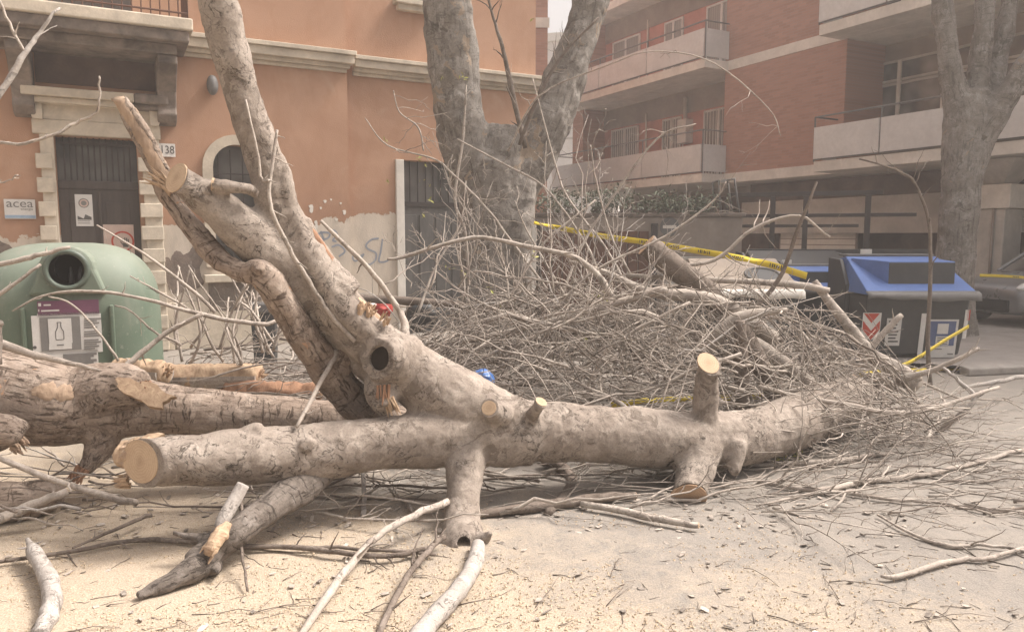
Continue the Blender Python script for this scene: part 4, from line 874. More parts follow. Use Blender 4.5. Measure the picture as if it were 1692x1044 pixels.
def branch(pxs, label, mat='twig', name='fallen_branch', ntw=6, tl=.3, per=5, group=None, cutends=(), depth=1, cat='branch', rmin=.003, up=.3, jit=.004, end_mat='endgrain'):
    q, rad, _ = limb(pxs, per); rpx = np.interp(np.linspace(0, 1, len(rad)), np.linspace(0, 1, len(pxs)), [a_[3] for a_ in pxs]); rad = rad*np.interp(rpx, [0, 8, 13], [.62, .64, .92]); q = q+rng.normal(0, jit, q.shape)*np.linspace(0, 1, len(q))[:, None]; rad = np.maximum(rad*(1+rng.normal(0, .04, len(rad))), rmin); c = q.mean(0); c[2] = max(0, q[:, 2].min()); b = MB(); ql = q-c
    v, f, rings = tube_geo(ql, rad, 10 if rad.max() > .02 else 7); b.add(v, f)
    ax = q[-1]-q[0]; ax /= np.linalg.norm(ax)
    for _ in range(ntw):
        i = rng.integers(1, len(ql)-1); d = rng.normal(0, 1, 3); d -= ax*(d@ax); d = d/np.linalg.norm(d)*rng.uniform(.5, 1)+ax*rng.uniform(.2, .9)+np.array([0, 0, up*rng.uniform(-.2, 1)]); l_ = tl*rng.uniform(.3, 1); d /= np.linalg.norm(d)
        path = gnarly(ql[i], ql[i]+d*l_, 6, .1); path[:, 2] = np.maximum(path[:, 2], -c[2]+.004)
        if depth > 1: twigged(b, path, max(.0025, rad[i]*.5), .0016, 2, l_*.5, 1, 5, -c[2]+.004, up)
        else: b.tube(path, np.linspace(max(.0025, min(.012, rad[i]*.5)), .0016, 6), 5)
    o = b.build(name, M[mat], None, True, loc=tuple(c)); tag(o, label, cat, group)
    for e in cutends:
        ring = rings[0] if e == 0 else rings[-1]; nn = ql[0]-ql[1] if e == 0 else ql[-1]-ql[-2]; cut_face(o, ring, nn/np.linalg.norm(nn), end_mat)
    BR.append(o); return o
def cut_face(par, ring, nn, mat='endgrain', thick=.012, proud=.004, shrink=.95, name='cut_face', ragged=0.):
    """the sawn face: a thin slab let into the end, its own z along the cut's normal"""
    nn = np.array(nn, float)/np.linalg.norm(nn); c = np.asarray(ring).mean(0); m_ = Vector(nn).to_track_quat('Z', 'Y').to_matrix(); mi = np.array(m_.transposed())
    loc = (np.asarray(ring)-c)@mi.T; loc = loc*shrink*(1+rng.normal(0, ragged, len(loc)))[:, None] if ragged else loc*shrink; k_ = len(loc)
    V = [(x, y, proud) for x, y, z in loc]+[(x, y, -thick) for x, y, z in loc]; b = MB().add(V, [tuple(range(k_)), tuple(range(2*k_-1, k_-1, -1))]+[(i, k_+i, k_+(i+1) % k_, (i+1) % k_) for i in range(k_)])
    o = b.build(name, M[mat], par, loc=tuple(c)); o.rotation_euler = m_.to_euler(); return o
def splinters(par, c, d, r, ln, n, mat='splinter', name='splintered_wood', spread=.35):
    """torn fibres standing out of a break"""
    c = np.array(c, float); d = np.array(d, float); d /= np.linalg.norm(d); b = MB(); u = np.cross(d, [.3, .2, 1]); u /= np.linalg.norm(u); w = np.cross(d, u)
    for _ in range(n):
        a_ = rng.uniform(0, 2*pi); k_ = r*math.sqrt(rng.uniform(0, 1)); p = c+u*k_*cos(a_)+w*k_*sin(a_); l_ = ln*rng.uniform(.3, 1); e = d+u*rng.normal(0, spread*.4)+w*rng.normal(0, spread*.4); e /= np.linalg.norm(e)
        wd = rng.uniform(.12, .3)*r; q = [p-e*ln*.5, p+e*l_*.5, p+e*l_]; b.tube(q, [wd, wd*.75, wd*.08], 5)
    return b.build(name, M[mat], par, False)

# ------------------------------------------------------------------ the big felled tree
def V3(*a): return np.array(a, float)/np.linalg.norm(a)
def at_ground(px, py, z=.0): p = G(px, py, z); return p[1]
FT = thing('fallen_tree', tuple(G(1000, 800)*np.array([1, 1, 0])), 0, 'huge pale felled plane tree lying across the road, sawn end left and tall limb raised', 'fallen tree')
FO = np.array(FT.location)
nA = V3(-.50, -.86, .10); nB = V3(-.55, -.74, .40); nC = V3(-.05, -.80, -.35); nD = V3(.15, -.72, .68)
Amain = limb([(232,762,4.02,39),(310,760,4.10,44),(420,755,4.25,48),(520,745,4.42,48),(640,733,4.6,45),(740,722,4.75,50),(850,712,4.88,53),(1000,717,5.05,48),(1130,728,5.2,50),(1250,718,5.5,46),(1340,686,6.1,44),(1412,655,6.75,40)], 6, start_n=nA, end_n=V3(.6, .3, .25))
L1 = limb([(900,715,4.92,45),(800,692,4.88,58),(735,652,4.85,58),(664,606,4.82,49),(600,553,4.8,43),(541,481,4.77,40),(494,410,4.74,38),(458,340,4.72,34),(434,262,4.7,30),(404,160,4.66,27),(383,90,4.62,27),(362,10,4.58,29),(347,-60,4.55,29),(330,-130,4.5,29)], 6)
L1b = limb([(292,294,4.46,26),(325,316,4.49,29),(374,354,4.55,35),(420,394,4.62,40),(475,445,4.72,41),(530,510,4.84,38),(590,576,4.92,36),(655,625,4.9,42)], 6, start_n=nB)
ridge = limb([(455,262,4.70,14),(468,300,4.69,17),(477,345,4.68,18),(497,390,4.68,22),(525,440,4.68,25),(557,492,4.69,25),(606,543,4.70,28),(643,574,4.75,30)], 6)
torn = limb([(503,360,4.72,11),(512,395,4.72,18),(535,440,4.72,24),(575,490,4.74,30)], 6)
knot = limb([(668,596,4.82,44),(645,592,4.68,44),(622,592,4.56,37)], 5)
down = limb([(772,735,4.72,40),(768,790,4.55,32),(764,850,4.36,31),(764,885,4.22,36),(764,912,4.12,33),(768,925,4.07,20)], 6)
stubU = limb([(1163,715,5.2,36),(1165,690,5.2,24),(1166,640,5.18,21),(1170,600,5.12,19.5)], 5, end_n=nD)
stubD = limb([(1150,735,5.2,50),(1148,775,5.02,38),(1140,805,4.87,30),(1137,822,4.80,31)], 5, end_n=nC)
small1 = limb([(828,690,4.75,26),(815,680,4.6,15),(808,674,4.5,13.5)], 4); small2 = limb([(868,700,4.9,22),(882,684,4.72,13),(894,664,4.66,11)], 4)
small3 = limb([(1205,740,5.2,34),(1212,770,5.1,16),(1215,785,5.05,9)], 4); small4 = limb([(505,742,4.40,26),(506,735,4.28,15),(507,734,4.22,12)], 4)
small5 = limb([(405,735,4.25,30),(420,712,4.25,14),(435,708,4.25,10)], 4); small6 = limb([(925,720,4.95,28),(936,712,4.83,10),(940,700,4.82,7)],4)
small7 = limb([(352,305,4.42,11.5),(380,309,4.44,12),(410,313,4.47,11.5),(422,322,4.55,12)], 4)
kn2 = limb([(750,895,4.2,26),(735,893,4.16,12),(722,886,4.13,6)], 4); kn3 = limb([(780,895,4.2,26),(800,888,4.12,12),(812,878,4.08,6)], 4)
hang = limb([(645,600,4.8,38),(632,645,4.68,30),(640,676,4.6,20)], 5)
wedge = limb([(470,770,4.3,26),(390,785,4.16,29),(330,802,4.06,24),(280,826,3.98,14),(242,844,3.95,6)], 5)
rib1 = limb([(860,660,4.9,10),(940,660,4.96,8),(1010,668,5.05,6)], 4)
flare = limb([(690,660,4.85,45),(780,715,4.82,52),(880,722,4.9,50)], 5)
def sawn_end(L_, i0):
    nn = L_[2].get('start_n' if i0 == 0 else 'end_n')
    if nn is None: nn = (L_[0][0]-L_[0][1]) if i0 == 0 else (L_[0][-1]-L_[0][-2])
    nn = np.asarray(nn)/np.linalg.norm(nn); _, _, rings = tube_geo(L_[0]-FO, L_[1], 28, True, L_[2].get('start_n'), L_[2].get('end_n')); ring = rings[0] if i0 == 0 else rings[-1]; c = ring.mean(0); return c, nn, float(np.linalg.norm(ring-c, axis=1).max())
limbs = [Amain, L1, L1b, ridge, torn, knot, down, stubU, stubD, small1, small2, small3, small4, small5, small6, small7, kn2, kn3, hang, flare]
hp_ = P(619, 590, 4.5)-FO; hd_ = (P(619, 590, 4.5)-P(655, 597, 4.8)); hd_ /= np.linalg.norm(hd_)
trunk = solid('trunk', local(limbs, FT), M['bark'], .013, [(2.2, .022), (7, .012), (22, .0055), (60, .002)], FT, 3, 5, sawn=[sawn_end(*a_) for a_ in ((Amain, 0), (L1b, 0), (stubU, -1), (stubD, -1), (small1, -1), (small2, -1), (small7, 0))], cuts=[(RP(11, 4.1), tuple(P(766, 897, 4.06)-FO), tuple(ray(766, 897)/np.linalg.norm(ray(766, 897))), .16), (RP(21, 4.5), tuple(hp_), tuple(hd_), .26)])
def face_of(L_, which, mat='endgrain', **k):
    _, _, rings = tube_geo(L_[0]-FO, L_[1], 28, True, L_[2].get('start_n'), L_[2].get('end_n')); ring = rings[0] if which == 0 else rings[-1]
    nn = L_[2].get('start_n' if which == 0 else 'end_n')
    if nn is None: nn = (L_[0][0]-L_[0][1]) if which == 0 else (L_[0][-1]-L_[0][-2])
    return cut_face(FT, ring, nn, mat, proud=.010 if L_ is stubD else .005, thick=.008, **k)
face_of(Amain, 0, shrink=.93); face_of(L1b, 0, shrink=.97, ragged=.01); face_of(stubU, -1, shrink=.93); face_of(stubD, -1, 'endgrain_brown', shrink=.97)
face_of(Amain, -1, 'splinter', shrink=.9, ragged=.06); splinters(FT, P(1408, 648, 6.72)-FO, (.6, .2, .5), .12, .12, 24, 'splinter', spread=.7); face_of(small7, 0, shrink=.92); face_of(small1, -1, shrink=.92); face_of(small2, -1, shrink=.92)
q = MB(); e_ = hp_-hd_*.12; q.tube([e_, e_+hd_*.012], RP(21.3, 4.5), 24); ho_l = q.build('rotten_hollow', M['rot'], FT)
tw = MB(); tq = limb([(262,752,4.2,34),(232,750,4.19,33),(212,748,4.18,27),(198,744,4.18,15)], 4); tw.tube(tq[0]-FO, tq[1], 16); to = tw.build('torn_end_wood', M['splinter'], FT, False); bumps(to.data, [(9, .024), (24, .014), (70, .006)], 3); splinters(FT, P(206, 752, 4.14)-FO, (-.6, -.3, .05), .07, .035, 30, 'peeled', spread=.6); splinters(FT, P(205, 795, 4.12)-FO, (-.8, -.2, -.1), .04, .06, 22, 'splinter'); 
splinters(FT, P(646, 668, 4.58)-FO, (.35, -.1, -.95), .035, .09, 16, 'splinter'); splinters(FT, P(632, 650, 4.58)-FO, (.1, -.35, -.9), .05, .10, 14, 'splinter_red')
def wound(parent, base, spine, mat, name='bare_wound', lay=.012, sides=16, seed=0):
    """a strip of bare wood where the bark tore off: a thin ragged skin over the limb, built on the limb's own curve"""
    pass
def scab(parent, org, L_, u0, u1, ang0, ang1, mat, name, out=.010, rag=.35):
    """bare or torn area following a limb between two stations and two angles, lying just proud of the bark"""
    pts, rad = np.asarray(L_[0])-org, L_[1]; n = len(pts); t = np.gradient(pts, axis=0); t /= np.linalg.norm(t, axis=1)[:, None]; V = []; K = 14; NN = 16
    for i in range(NN):
        f = u0+(u1-u0)*i/(NN-1); j = min(n-2, int(f*(n-1))); w_ = f*(n-1)-j; p = pts[j]*(1-w_)+pts[j+1]*w_; r = rad[j]*(1-w_)+rad[j+1]*w_; tt = t[j]
        up_ = np.array([0, 0, 1.]); a = np.cross(tt, up_); a /= np.linalg.norm(a); b_ = np.cross(a, tt); env = math.sin(pi*i/(NN-1))**.5; mid = (ang0+ang1)/2+.12*mnoise.noise(Vector((i*.45, u0*50, 3.)))*(ang1-ang0); hw_ = (ang1-ang0)/2*env*(1+rag*1.2*mnoise.noise(Vector((i*.5, u0*37, 9.)))+rng.uniform(-.06, .06))
        for k in range(K):
            an = mid+hw_*(2*k/(K-1)-1); edge = abs(2*k/(K-1)-1); o_ = out*(1-edge**4*1.9)*min(1, env*1.2)+rng.normal(0, .0025); V.append(p+(r+o_)*(a*cos(an)+b_*sin(an)))
    F = [(i*K+k, i*K+k+1, (i+1)*K+k+1, (i+1)*K+k) for i in range(NN-1) for k in range(K-1)]; o = MB().add(V, F).build(name, M[mat], parent, True); return o
scab(FT, FO, ridge, .56, .93, 1.7, 2.75, 'splinter', 'torn_wood', .016, .5)
scab(FT, FO, ridge, .40, .72, 1.5, 2.2, 'splinter_red', 'inner_bark', .014, .6)
splinters(FT, P(605, 512, 4.66)-FO, (.35, -.3, .8), .06, .05, 34, 'splinter', spread=.7); splinters(FT, P(636, 528, 4.66)-FO, (.45, -.3, .7), .035, .05, 14, 'splinter')
kc = P(760, 862, 4.235)-FO; cut_face(FT, [kc+np.array([.048*cos(t)*(1+.25*cos(4*t)), 0, 0])+np.array([0, .45, .89])*.05*sin(t)*(1+.15*cos(4*t)) for t in np.linspace(0, 2*pi, 20, endpoint=False)], (.05, -.89, .45), 'endgrain', .03, .004, 1.)
def gd(px, py, z=.02): return at_ground(px, py, z)
# pale lower bough that runs on from the knuckle to the near left
branch([(790,900,4.02,13),(786,925,3.84,16),(772,955,gd(772,955,.07),17),(745,990,gd(745,990,.06),18),(712,1025,gd(712,1025,.06),19),(680,1070,gd(680,1070,.06),20),(640,1140,gd(640,1140,.06),20)], 'smooth pale bough running from the knuckle of the felled tree to the near edge', 'twig_pale', ntw=3, tl=.05)

# ------------------------------------------------------------------ the brown forked limb behind it
FL = thing('fallen_limb', tuple(G(300, 800)*np.array([1, 1, 0])), 0, 'thick brown broken limb behind the felled trunk, its fork rising to a peeled tip', 'fallen tree'); LO = np.array(FL.location)
C1 = limb([(-110,640,4.75,80),(0,652,4.78,76),(90,668,4.82,72),(170,672,4.9,58),(250,674,4.98,46),(380,684,5.08,38),(520,694,5.2,36),(640,700,5.32,33)], 6)
C2 = limb([(150,685,4.85,50),(168,725,4.82,30),(152,758,4.76,20),(132,782,4.70,12)], 5)
C3 = limb([(150,655,4.85,55),(195,640,4.80,42),(232,640,4.76,28)], 5)
C4 = limb([(165,665,4.72,20),(170,656,4.66,13)], 3)
L2 = limb([(655,705,5.2,34),(598,672,5.0,32),(550,622,4.86,29),(505,562,4.70,26),(470,503,4.58,25),(448,468,4.51,26),(428,450,4.49,25),(402,450,4.50,19),(370,434,4.53,17.5),(340,404,4.58,17),(309,364,4.63,17),(283,328,4.66,16),(268,296,4.68,14)], 6)
k5 = limb([(432,456,4.5,22),(428,444,4.42,15),(427,438,4.38,11)], 4); k6 = limb([(560,600,4.85,26),(574,575,4.82,10),(580,566,4.8,8)], 4)
solid('trunk', local([C1, C2, C3, C4, L2, k5, k6], FL), M['bark_brown'], .014, [(3, .02), (8, .010), (24, .005), (70, .0015)], FL, 3, 17)
pk = limb([(276,302,4.67,15),(254,262,4.66,14),(230,216,4.65,14),(206,178,4.64,11.5),(196,163,4.63,10)], 10, end_n=V3(-.1, -.4, .9)); b = MB(); b.tube(pk[0]-LO, pk[1], 26, True, None, pk[2]['end_n']); o = b.build('peeled_tip', M['peeled'], FL, True); bumps(o.data, [(8, .012), (22, .007), (70, .003)])
scab(FL, LO, pk, .05, .98, 1.2, 2.6, 'bark_brown', 'bark_strip', .006, .4); scab(FL, LO, pk, .02, .7, 3.6, 5.0, 'bark_brown', 'bark_strip', .006, .5)
splinters(FL, P(272, 302, 4.6)-LO, (-.75, -.15, .45), .035, .15, 26, spread=.6); splinters(FL, P(280, 302, 4.65)-LO, (.6, -.1, -.6), .022, .06, 8)
# torn scar on the swelling
sc_c = P(236, 648, 4.66)-LO; ring = [sc_c+np.array([.155*cos(t)*(1+.15*sin(3*t)), .02*sin(t)+.05*cos(t), -.075*cos(t)+.062*sin(t)*(1+.2*cos(5*t))]) for t in np.linspace(0, 2*pi, 28, endpoint=False)]
cut_face(FL, ring, (.25, -.85, .45), 'splinter', .05, .012, 1., 'torn_scar', .10)
splinters(FL, sc_c+np.array([0, .05, 0]), (.45, -.65, .35), .06, .07, 30, 'splinter_red')
splinters(FL, P(130, 782, 4.68)-LO, (-.4, -.3, -.7), .045, .09, 26, 'splinter_red')
scab(FL, LO, C1, .26, .37, .25, .8, 'peeled', 'bare_wood', .016, .45); scab(FL, LO, C1, .05, .24, -1.0, -.1, 'splinter_red', 'inner_bark', .014, .5)

# lone broken stump end at the left edge
ST_ = thing('broken_log', tuple(G(10, 815)*np.array([1, 1, 0])), 0, 'short broken log end with pale torn tip at the left edge', 'log'); SO = np.array(ST_.location)
s1 = limb([(-120,715,4.35,38),(-40,714,4.36,36),(15,715,4.38,30),(34,722,4.4,20)], 5); solid('trunk', [(p-SO, r, k) for p, r, k in [s1]], M['bark_brown'], .014, [(5, .02), (16, .008), (50, .003)], ST_, 3, 31)
splinters(ST_, P(30, 735, 4.36)-SO, (.7, -.2, -.4), .05, .06, 18, 'peeled')
LG = thing('dark_log', tuple(G(20, 855)*np.array([1, 1, 0])), 0, 'dark log lying on the sawdust under twigs at the left edge', 'log'); s2 = limb([(-140,838,4.3,40),(-20,832,4.42,36),(60,822,4.55,32),(100,812,4.66,24)], 5)
LGo = np.array(LG.location); solid('trunk', [(p-LGo, r, k) for p, r, k in [s2]], M['bark_brown'], .016, [(5, .015), (20, .006)], LG, 3, 41)
# dead torn bough under the trunk
DB = thing('torn_bough', tuple(G(330, 935)*np.array([1, 1, 0])), 0, 'torn dark bough with pale split wood propped under the felled trunk', 'fallen branch'); DO = np.array(DB.location)
d1 = limb([(545,775,4.45,22),(500,802,4.3,29),(450,836,4.08,27),(400,872,gd(400,872,.2),25),(360,905,gd(360,905,.12),23),(335,928,gd(335,928,.08),23),(312,945,gd(312,945,.07),20),(280,962,gd(280,962,.055),15),(250,974,gd(250,974,.04),12),(226,985,gd(226,985,.03),9)], 6)
d2 = limb([(365,895,3.84,24),(330,888,3.82,9),(285,880,3.84,6)], 4); d3 = limb([(335,915,3.74,24),(318,918,3.7,12),(312,930,3.69,7)], 4); d4 = limb([(350,935,3.72,18),(358,942,3.66,6),(361,948,3.62,3)], 4)
solid('bough', [(p-DO, r, k) for p, r, k in [d1, d2, d3, d4]], M['bark_grey'], .010, [(6, .014), (20, .006), (60, .002)], DB, 3, 51)
q = MB(); c1, c2 = P(372, 872, 3.76)-DO, P(342, 918, 3.64)-DO
pp = catmull([c1-(c2-c1)*.15, (c1+c2)/2+np.array([.005, -.012, .01]), c2], 10); q.tube(pp, np.interp(np.linspace(0, 1, len(pp)), [0, .3, .8, 1], [.02, .042, .036, .012]), 14)
for i in range(9): a_ = rng.normal(0, .018, 3)*np.array([1, .4, .6]); s0_ = rng.uniform(.2, .6); q.tube([c1+(c2-c1)*s0_+a_, c1+(c2-c1)*(s0_+.3)+a_*1.2, c1+(c2-c1)*(s0_+.5)+a_*1.3], [.006, .010, .002], 5)
sw_ = q.build('split_wood', M['splinter'], DB); bumps(sw_.data, [(25, .006), (90, .004)], 2)
q = MB(); pp = limb([(402,800,3.95,11),(388,825,3.9,12),(372,852,3.82,12),(362,872,3.78,10)], 5); q.tube(pp[0]-DO, pp[1], 10); q.build('pale_stub', M['twig_pale'], DB, True)

# sawn pieces on the ground behind the limb
def chunk(px, py, Y, r, ln, yaw, label, mat='splinter'):
    c = P(px, py, Y); c[2] -= r; t = thing('split_log', tuple(c), yaw, label, 'log'); n_ = 16; ys = np.linspace(-ln/2, ln/2, 30)
    b = MB(); b.tube([(0, y, r) for y in ys], [r*(1+rng.normal(0, .02))*(.8 if k in (0, 29) else 1) for k in range(30)], 28); o = b.build('wood', M[mat], t, True); bumps(o.data, [(1.1/r, r*.3), (3/r, r*.12), (9/r, r*.05)], px)
    q_ = MB(); pr2 = [(r*1.12*cos(a_), r+r*1.12*sin(a_)) for a_ in np.linspace(.95*pi, 2.0*pi, 12)]; pr3 = [(r*.6*cos(a_), r+r*.6*sin(a_)) for a_ in np.linspace(2.0*pi, .95*pi, 12)]; q_.prism(pr2+pr3, -ln/2*.97, ln/2*.97); q_.build('bark', M['twig'], t)
    splinters(t, (r*.2, -ln/2, r*1.2), (.1, -.8, .5), r*.6, r*.5, 24); return t
chunk(232, 612, 5.75, .085, .5, R(70), 'split log with pale torn face just right of the glass bin', 'splinter')
chunk(345, 622, 6.0, .10, .8, R(96), 'orange split log among twigs behind the brown limb', 'splinter'); chunk(450, 648, 5.9, .085, .8, R(80), 'reddish split log lying beside the leaning fork', 'splinter_red')

# ------------------------------------------------------------------ hand placed branches
def gd(px, py, z=.02): return at_ground(px, py, z)
def onground(pts, z=.025): return [(a, b, gd(a, b, z), r) for a, b, r in pts]
branch([(1068,405,7.3,21),(1105,435,7.3,22),(1150,470,7.32,22),(1195,512,7.35,20),(1240,560,7.4,18)], 'thick dark sawn bough leaning out of the heap before the beige bin', 'twig_dark', 'sawn_bough', 3, .3, cutends=(0,), end_mat='endgrain_brown')
branch([(1300,512,6.6,7),(1262,516,6.6,10),(1225,524,6.6,12),(1195,545,6.62,13),(1160,590,6.65,11)], 'short thick crooked branch stub above the upright sawn stub', 'twig', 'fallen_branch', 3, .25)
branch([(1222,530,6.3,11),(1224,580,6.3,13),(1225,640,6.3,14),(1226,700,6.28,15)], 'upright dark stem standing behind the trunk next to the sawn stub', 'twig_dark', 'fallen_branch', 2, .2)
branch([(1225,540,6.6,16),(1252,595,6.5,17),(1278,640,6.45,19),(1296,680,6.4,20)], 'dark bough slanting down to the trunk right of the upright stem', 'twig_dark', 'fallen_branch', 2, .3)
branch([(940,432,7.4,5),(1005,452,7.2,8),(1070,482,7.1,10),(1150,490,7.05,13),(1210,510,7,13),(1280,560,6.95,14)], 'long pale branch arching over the middle of the heap', 'twig', ntw=5, tl=.35)
branch([(560,596,7.0,4),(700,575,6.8,6),(840,548,6.7,7),(950,520,6.6,8),(1060,488,6.6,10),(1100,478,6.6,10)], 'long grey branch rising left to right across the heap', 'twig', ntw=8, tl=.4)
branch([(640,428,6.6,3),(665,425,6.6,5),(780,393,6.6,5.5),(860,405,6.6,6),(945,424,6.6,7),(985,452,6.6,8),(1010,490,6.6,9)], 'thin arched branch crossing in front of the side door and tree', 'twig', ntw=6, tl=.3)
branch([(530,365,4.9,4),(560,395,4.9,5.5),(610,445,4.95,6.5),(648,495,5.0,7.5),(668,530,4.95,9),(668,572,4.85,12)], 'smooth shoot rising leftward from the hollow knot', 'twig', ntw=5, tl=.12)
branch([(458,215,4.58,4),(452,260,4.55,4.5),(445,315,4.5,5),(452,355,4.48,5.5),(472,400,4.52,6),(505,455,4.57,6),(535,505,4.6,6),(585,565,4.62,6)], 'sinuous shoot running down the shaded face of the raised limb', 'twig', ntw=9, tl=.13)
branch([(406,165,4.55,2.5),(425,250,4.5,3.5),(432,295,4.5,4),(445,300,4.5,5)], 'thin straight twig standing against the raised limb', 'twig', ntw=1, tl=.1)
branch([(1537,640,8.6,6),(1533,560,8.6,5.5),(1537,470,8.6,5),(1535,370,8.55,4),(1512,305,8.5,3.2),(1488,284,8.5,2.6),(1420,262,8.5,2)], 'tall thin sapling stem rising before the blue lidded bin', 'twig_dark', 'fallen_branch', 9, .45)
branch([(1345,465,7.4,9),(1375,505,7.3,10),(1410,548,7.25,11),(1440,585,7.2,12),(1475,608,7.1,15),(1500,625,7.05,18),(1515,640,7,16)], 'crooked thick branch bending down beside the chevron plate', 'twig', ntw=7, tl=.4)
branch([(1435,580,7.2,9),(1460,550,7.2,8),(1490,520,7.2,7)], 'short forked stick pointing up to the bin notice', 'twig', ntw=3, tl=.2)
branch([(1180,545,7.3,9),(1230,520,7.2,7),(1285,465,7.2,6),(1320,375,7.1,5),(1350,300,7.05,3)], 'dark stick rising steeply past the beige bin to a hooked tip', 'twig_dark', ntw=4, tl=.3)
branch([(1100,440,7.5,5),(1180,430,7.5,5),(1245,378,7.5,4.5),(1320,357,7.45,4),(1370,392,7.4,3)], 'bleached branch arching over the beige bin', 'twig', ntw=6, tl=.4)
branch([(1035,455,7.4,6),(1120,460,7.35,7),(1230,465,7.3,8),(1310,470,7.3,9),(1370,480,7.3,8)], 'level branch running along the foot of the beige lid', 'twig', ntw=5, tl=.3)
branch([(1548,712,gd(1548,712),5),(1580,690,6.3,7),(1610,658,6.3,7),(1585,630,6.4,5),(1560,608,6.6,4)], 'white peeling branch curled on the ground at the right', 'twig_pale', ntw=4, tl=.3)
branch([(1490,625,7,10),(1540,612,6.9,7),(1590,590,6.8,6),(1618,575,6.8,5)], 'grey branch reaching right in front of the blue lidded bin', 'twig', ntw=4, tl=.25)
branch([(1440,700,6.5,11),(1370,660,6.5,13),(1320,620,6.6,14),(1250,570,6.7,13),(1200,540,6.8,11)], 'thick branch coming down over the butt of the felled trunk', 'twig', ntw=5, tl=.4)
branch([(1254,638,5.9,5),(1330,658,5.9,6),(1400,668,5.9,6.5),(1470,682,5.9,6),(1540,675,6.0,6),(1650,640,6.3,4)], 'long bent branch crossing above the trunk butt', 'twig', ntw=6, tl=.4)
branch(onground([(1455,951,4),(1475,953,7),(1510,945,7.5),(1545,933,7.5),(1590,924,7),(1630,923,6),(1670,912,5.5),(1760,885,5)]), 'smooth pale stick alone on the asphalt at the lower right', 'twig', ntw=2, tl=.06)
branch(onground([(1250,795,6),(1330,808,7),(1370,808,8),(1430,795,7.5),(1500,788,7),(1570,775,6),(1692,742,5)]), 'long twiggy branch flat on the asphalt right of the lower stub', 'twig', ntw=12, tl=.6, up=.1)
branch(onground([(1235,768,7),(1300,766,7),(1380,762,8),(1440,752,6),(1476,748,4)]), 'straight grey stick on the ground under the trunk butt', 'twig', ntw=4, tl=.3, up=.1)
branch(onground([(1250,835,3),(1370,812,5),(1470,825,5),(1560,832,4),(1640,850,3)]), 'forking twig lying flat below the twiggy branch', 'twig', ntw=8, tl=.5, up=.05)
branch(onground([(1450,850,3),(1500,878,4),(1560,900,5.5),(1630,900,4.5),(1700,910,4)]), 'forked stick lying above the pale stick at the lower right', 'twig', ntw=6, tl=.5, up=.1)
branch(onground([(740,868,7),(800,848,9),(880,838,11),(960,826,11),(1050,818,9)], .04), 'grey sawn pole on the sawdust between the two lower boughs', 'twig_dark', 'sawn_pole', 4, .15, cutends=(4,))
branch(onground([(960,832,8),(1020,842,9),(1090,858,9),(1152,868,8)], .04), 'shorter sawn pole whose end points right on the sawdust', 'twig', 'sawn_pole', 2, .1, cutends=(4,))
branch([(392,800,4.0,6),(400,850,3.9,5),(398,900,3.8,4.5),(408,975,gd(408,975),3.5)], 'dark twig hanging down to the sawdust beside the torn bough', 'twig_dark', ntw=2, tl=.2)
branch([(480,1075,3.0,9),(530,1000,3.3,10),(570,945,3.6,10),(615,893,3.9,9),(670,858,4.1,9),(740,828,4.35,9)], 'long grey bough lying toward the viewer left of the knuckle', 'twig', ntw=5, tl=.2, up=.1)
branch([(620,1060,3.05,9),(655,985,3.4,9),(690,930,3.7,8.5),(735,885,4.05,8)], 'dark bough running toward the viewer just left of the pale one', 'twig_dark', ntw=5, tl=.25, up=.1)
branch([(45,890,gd(60,915)-.02,5),(58,915,gd(60,920)-.1,14),(80,955,3.55,16),(85,1000,3.3,17),(66,1050,3.1,17)], 'short curved pale bough standing on the sawdust at the lower left', 'twig_pale', ntw=4, tl=.09, cutends=())
branch([(-30,745,4.2,6),(50,778,4.25,8),(110,800,4.3,8),(180,820,4.3,9),(225,832,4.3,9)], 'straight stick slanting from the left edge beneath the broken limb', 'twig', ntw=5, tl=.2)
branch([(-20,865,4.15,11),(40,840,4.3,11),(110,812,4.4,9)], 'pale stick over the dark log at the left edge', 'twig', ntw=4, tl=.2)
branch(onground([(-20,930,5),(110,912,6),(200,895,6),(270,892,7),(380,900,6),(560,905,5),(720,915,5)], .03), 'long thin branch lying across the sawdust from the left edge', 'twig_dark', ntw=9, tl=.2, up=.2)
branch(onground([(360,905,5),(480,903,7),(560,912,7),(640,918,7),(710,905,7)], .04), 'straight stick on the sawdust between torn bough and knuckle', 'twig_dark', ntw=6, tl=.25, up=.1)
branch(onground([(120,905,3),(200,870,5),(250,848,6)], .08), 'slanting stick resting under the sawn end', 'twig_dark', ntw=3, tl=.15)
branch([(490,705,4.3,5),(520,650,4.5,6),(552,590,4.75,7),(556,580,4.8,7)], 'stick leaning on the fork of the brown limb', 'twig', ntw=1, tl=.1)
branch([(600,782,4.9,6),(602,815,4.75,6.5),(600,850,gd(600,850),7)], 'short pale upright stick under the felled trunk', 'twig_pale', ntw=0)
branch([(-260,700,4.3,14),(-190,480,3.9,12),(-100,310,3.65,10),(-40,205,3.6,9),(10,140,3.65,8),(40,90,3.7,7),(65,55,3.75,5),(98,12,3.8,3)], 'pale twig entering at the upper left before the balcony', 'twig_pale', ntw=5, tl=.18)
branch([(42,88,3.7,4),(20,50,3.7,3.5),(-8,-10,3.7,3)], 'thin upright twig crossing the balcony at the top left corner', 'twig', ntw=2, tl=.12)
branch([(-230,720,4.4,9),(-190,450,4.0,7),(-110,290,3.8,5),(-30,237,3.7,4),(30,238,3.7,4),(90,222,3.75,4),(125,203,3.8,4),(155,190,3.8,3.5),(164,165,3.8,3),(165,125,3.8,2.5)], 'wavy twig entering at left in front of the portal', 'twig', ntw=4, tl=.07)
branch([(-20,305,3.8,2),(12,300,3.8,2),(30,290,3.8,1.5)], 'tiny twig tip at the left edge under the wavy twig', 'twig', ntw=3, tl=.05)
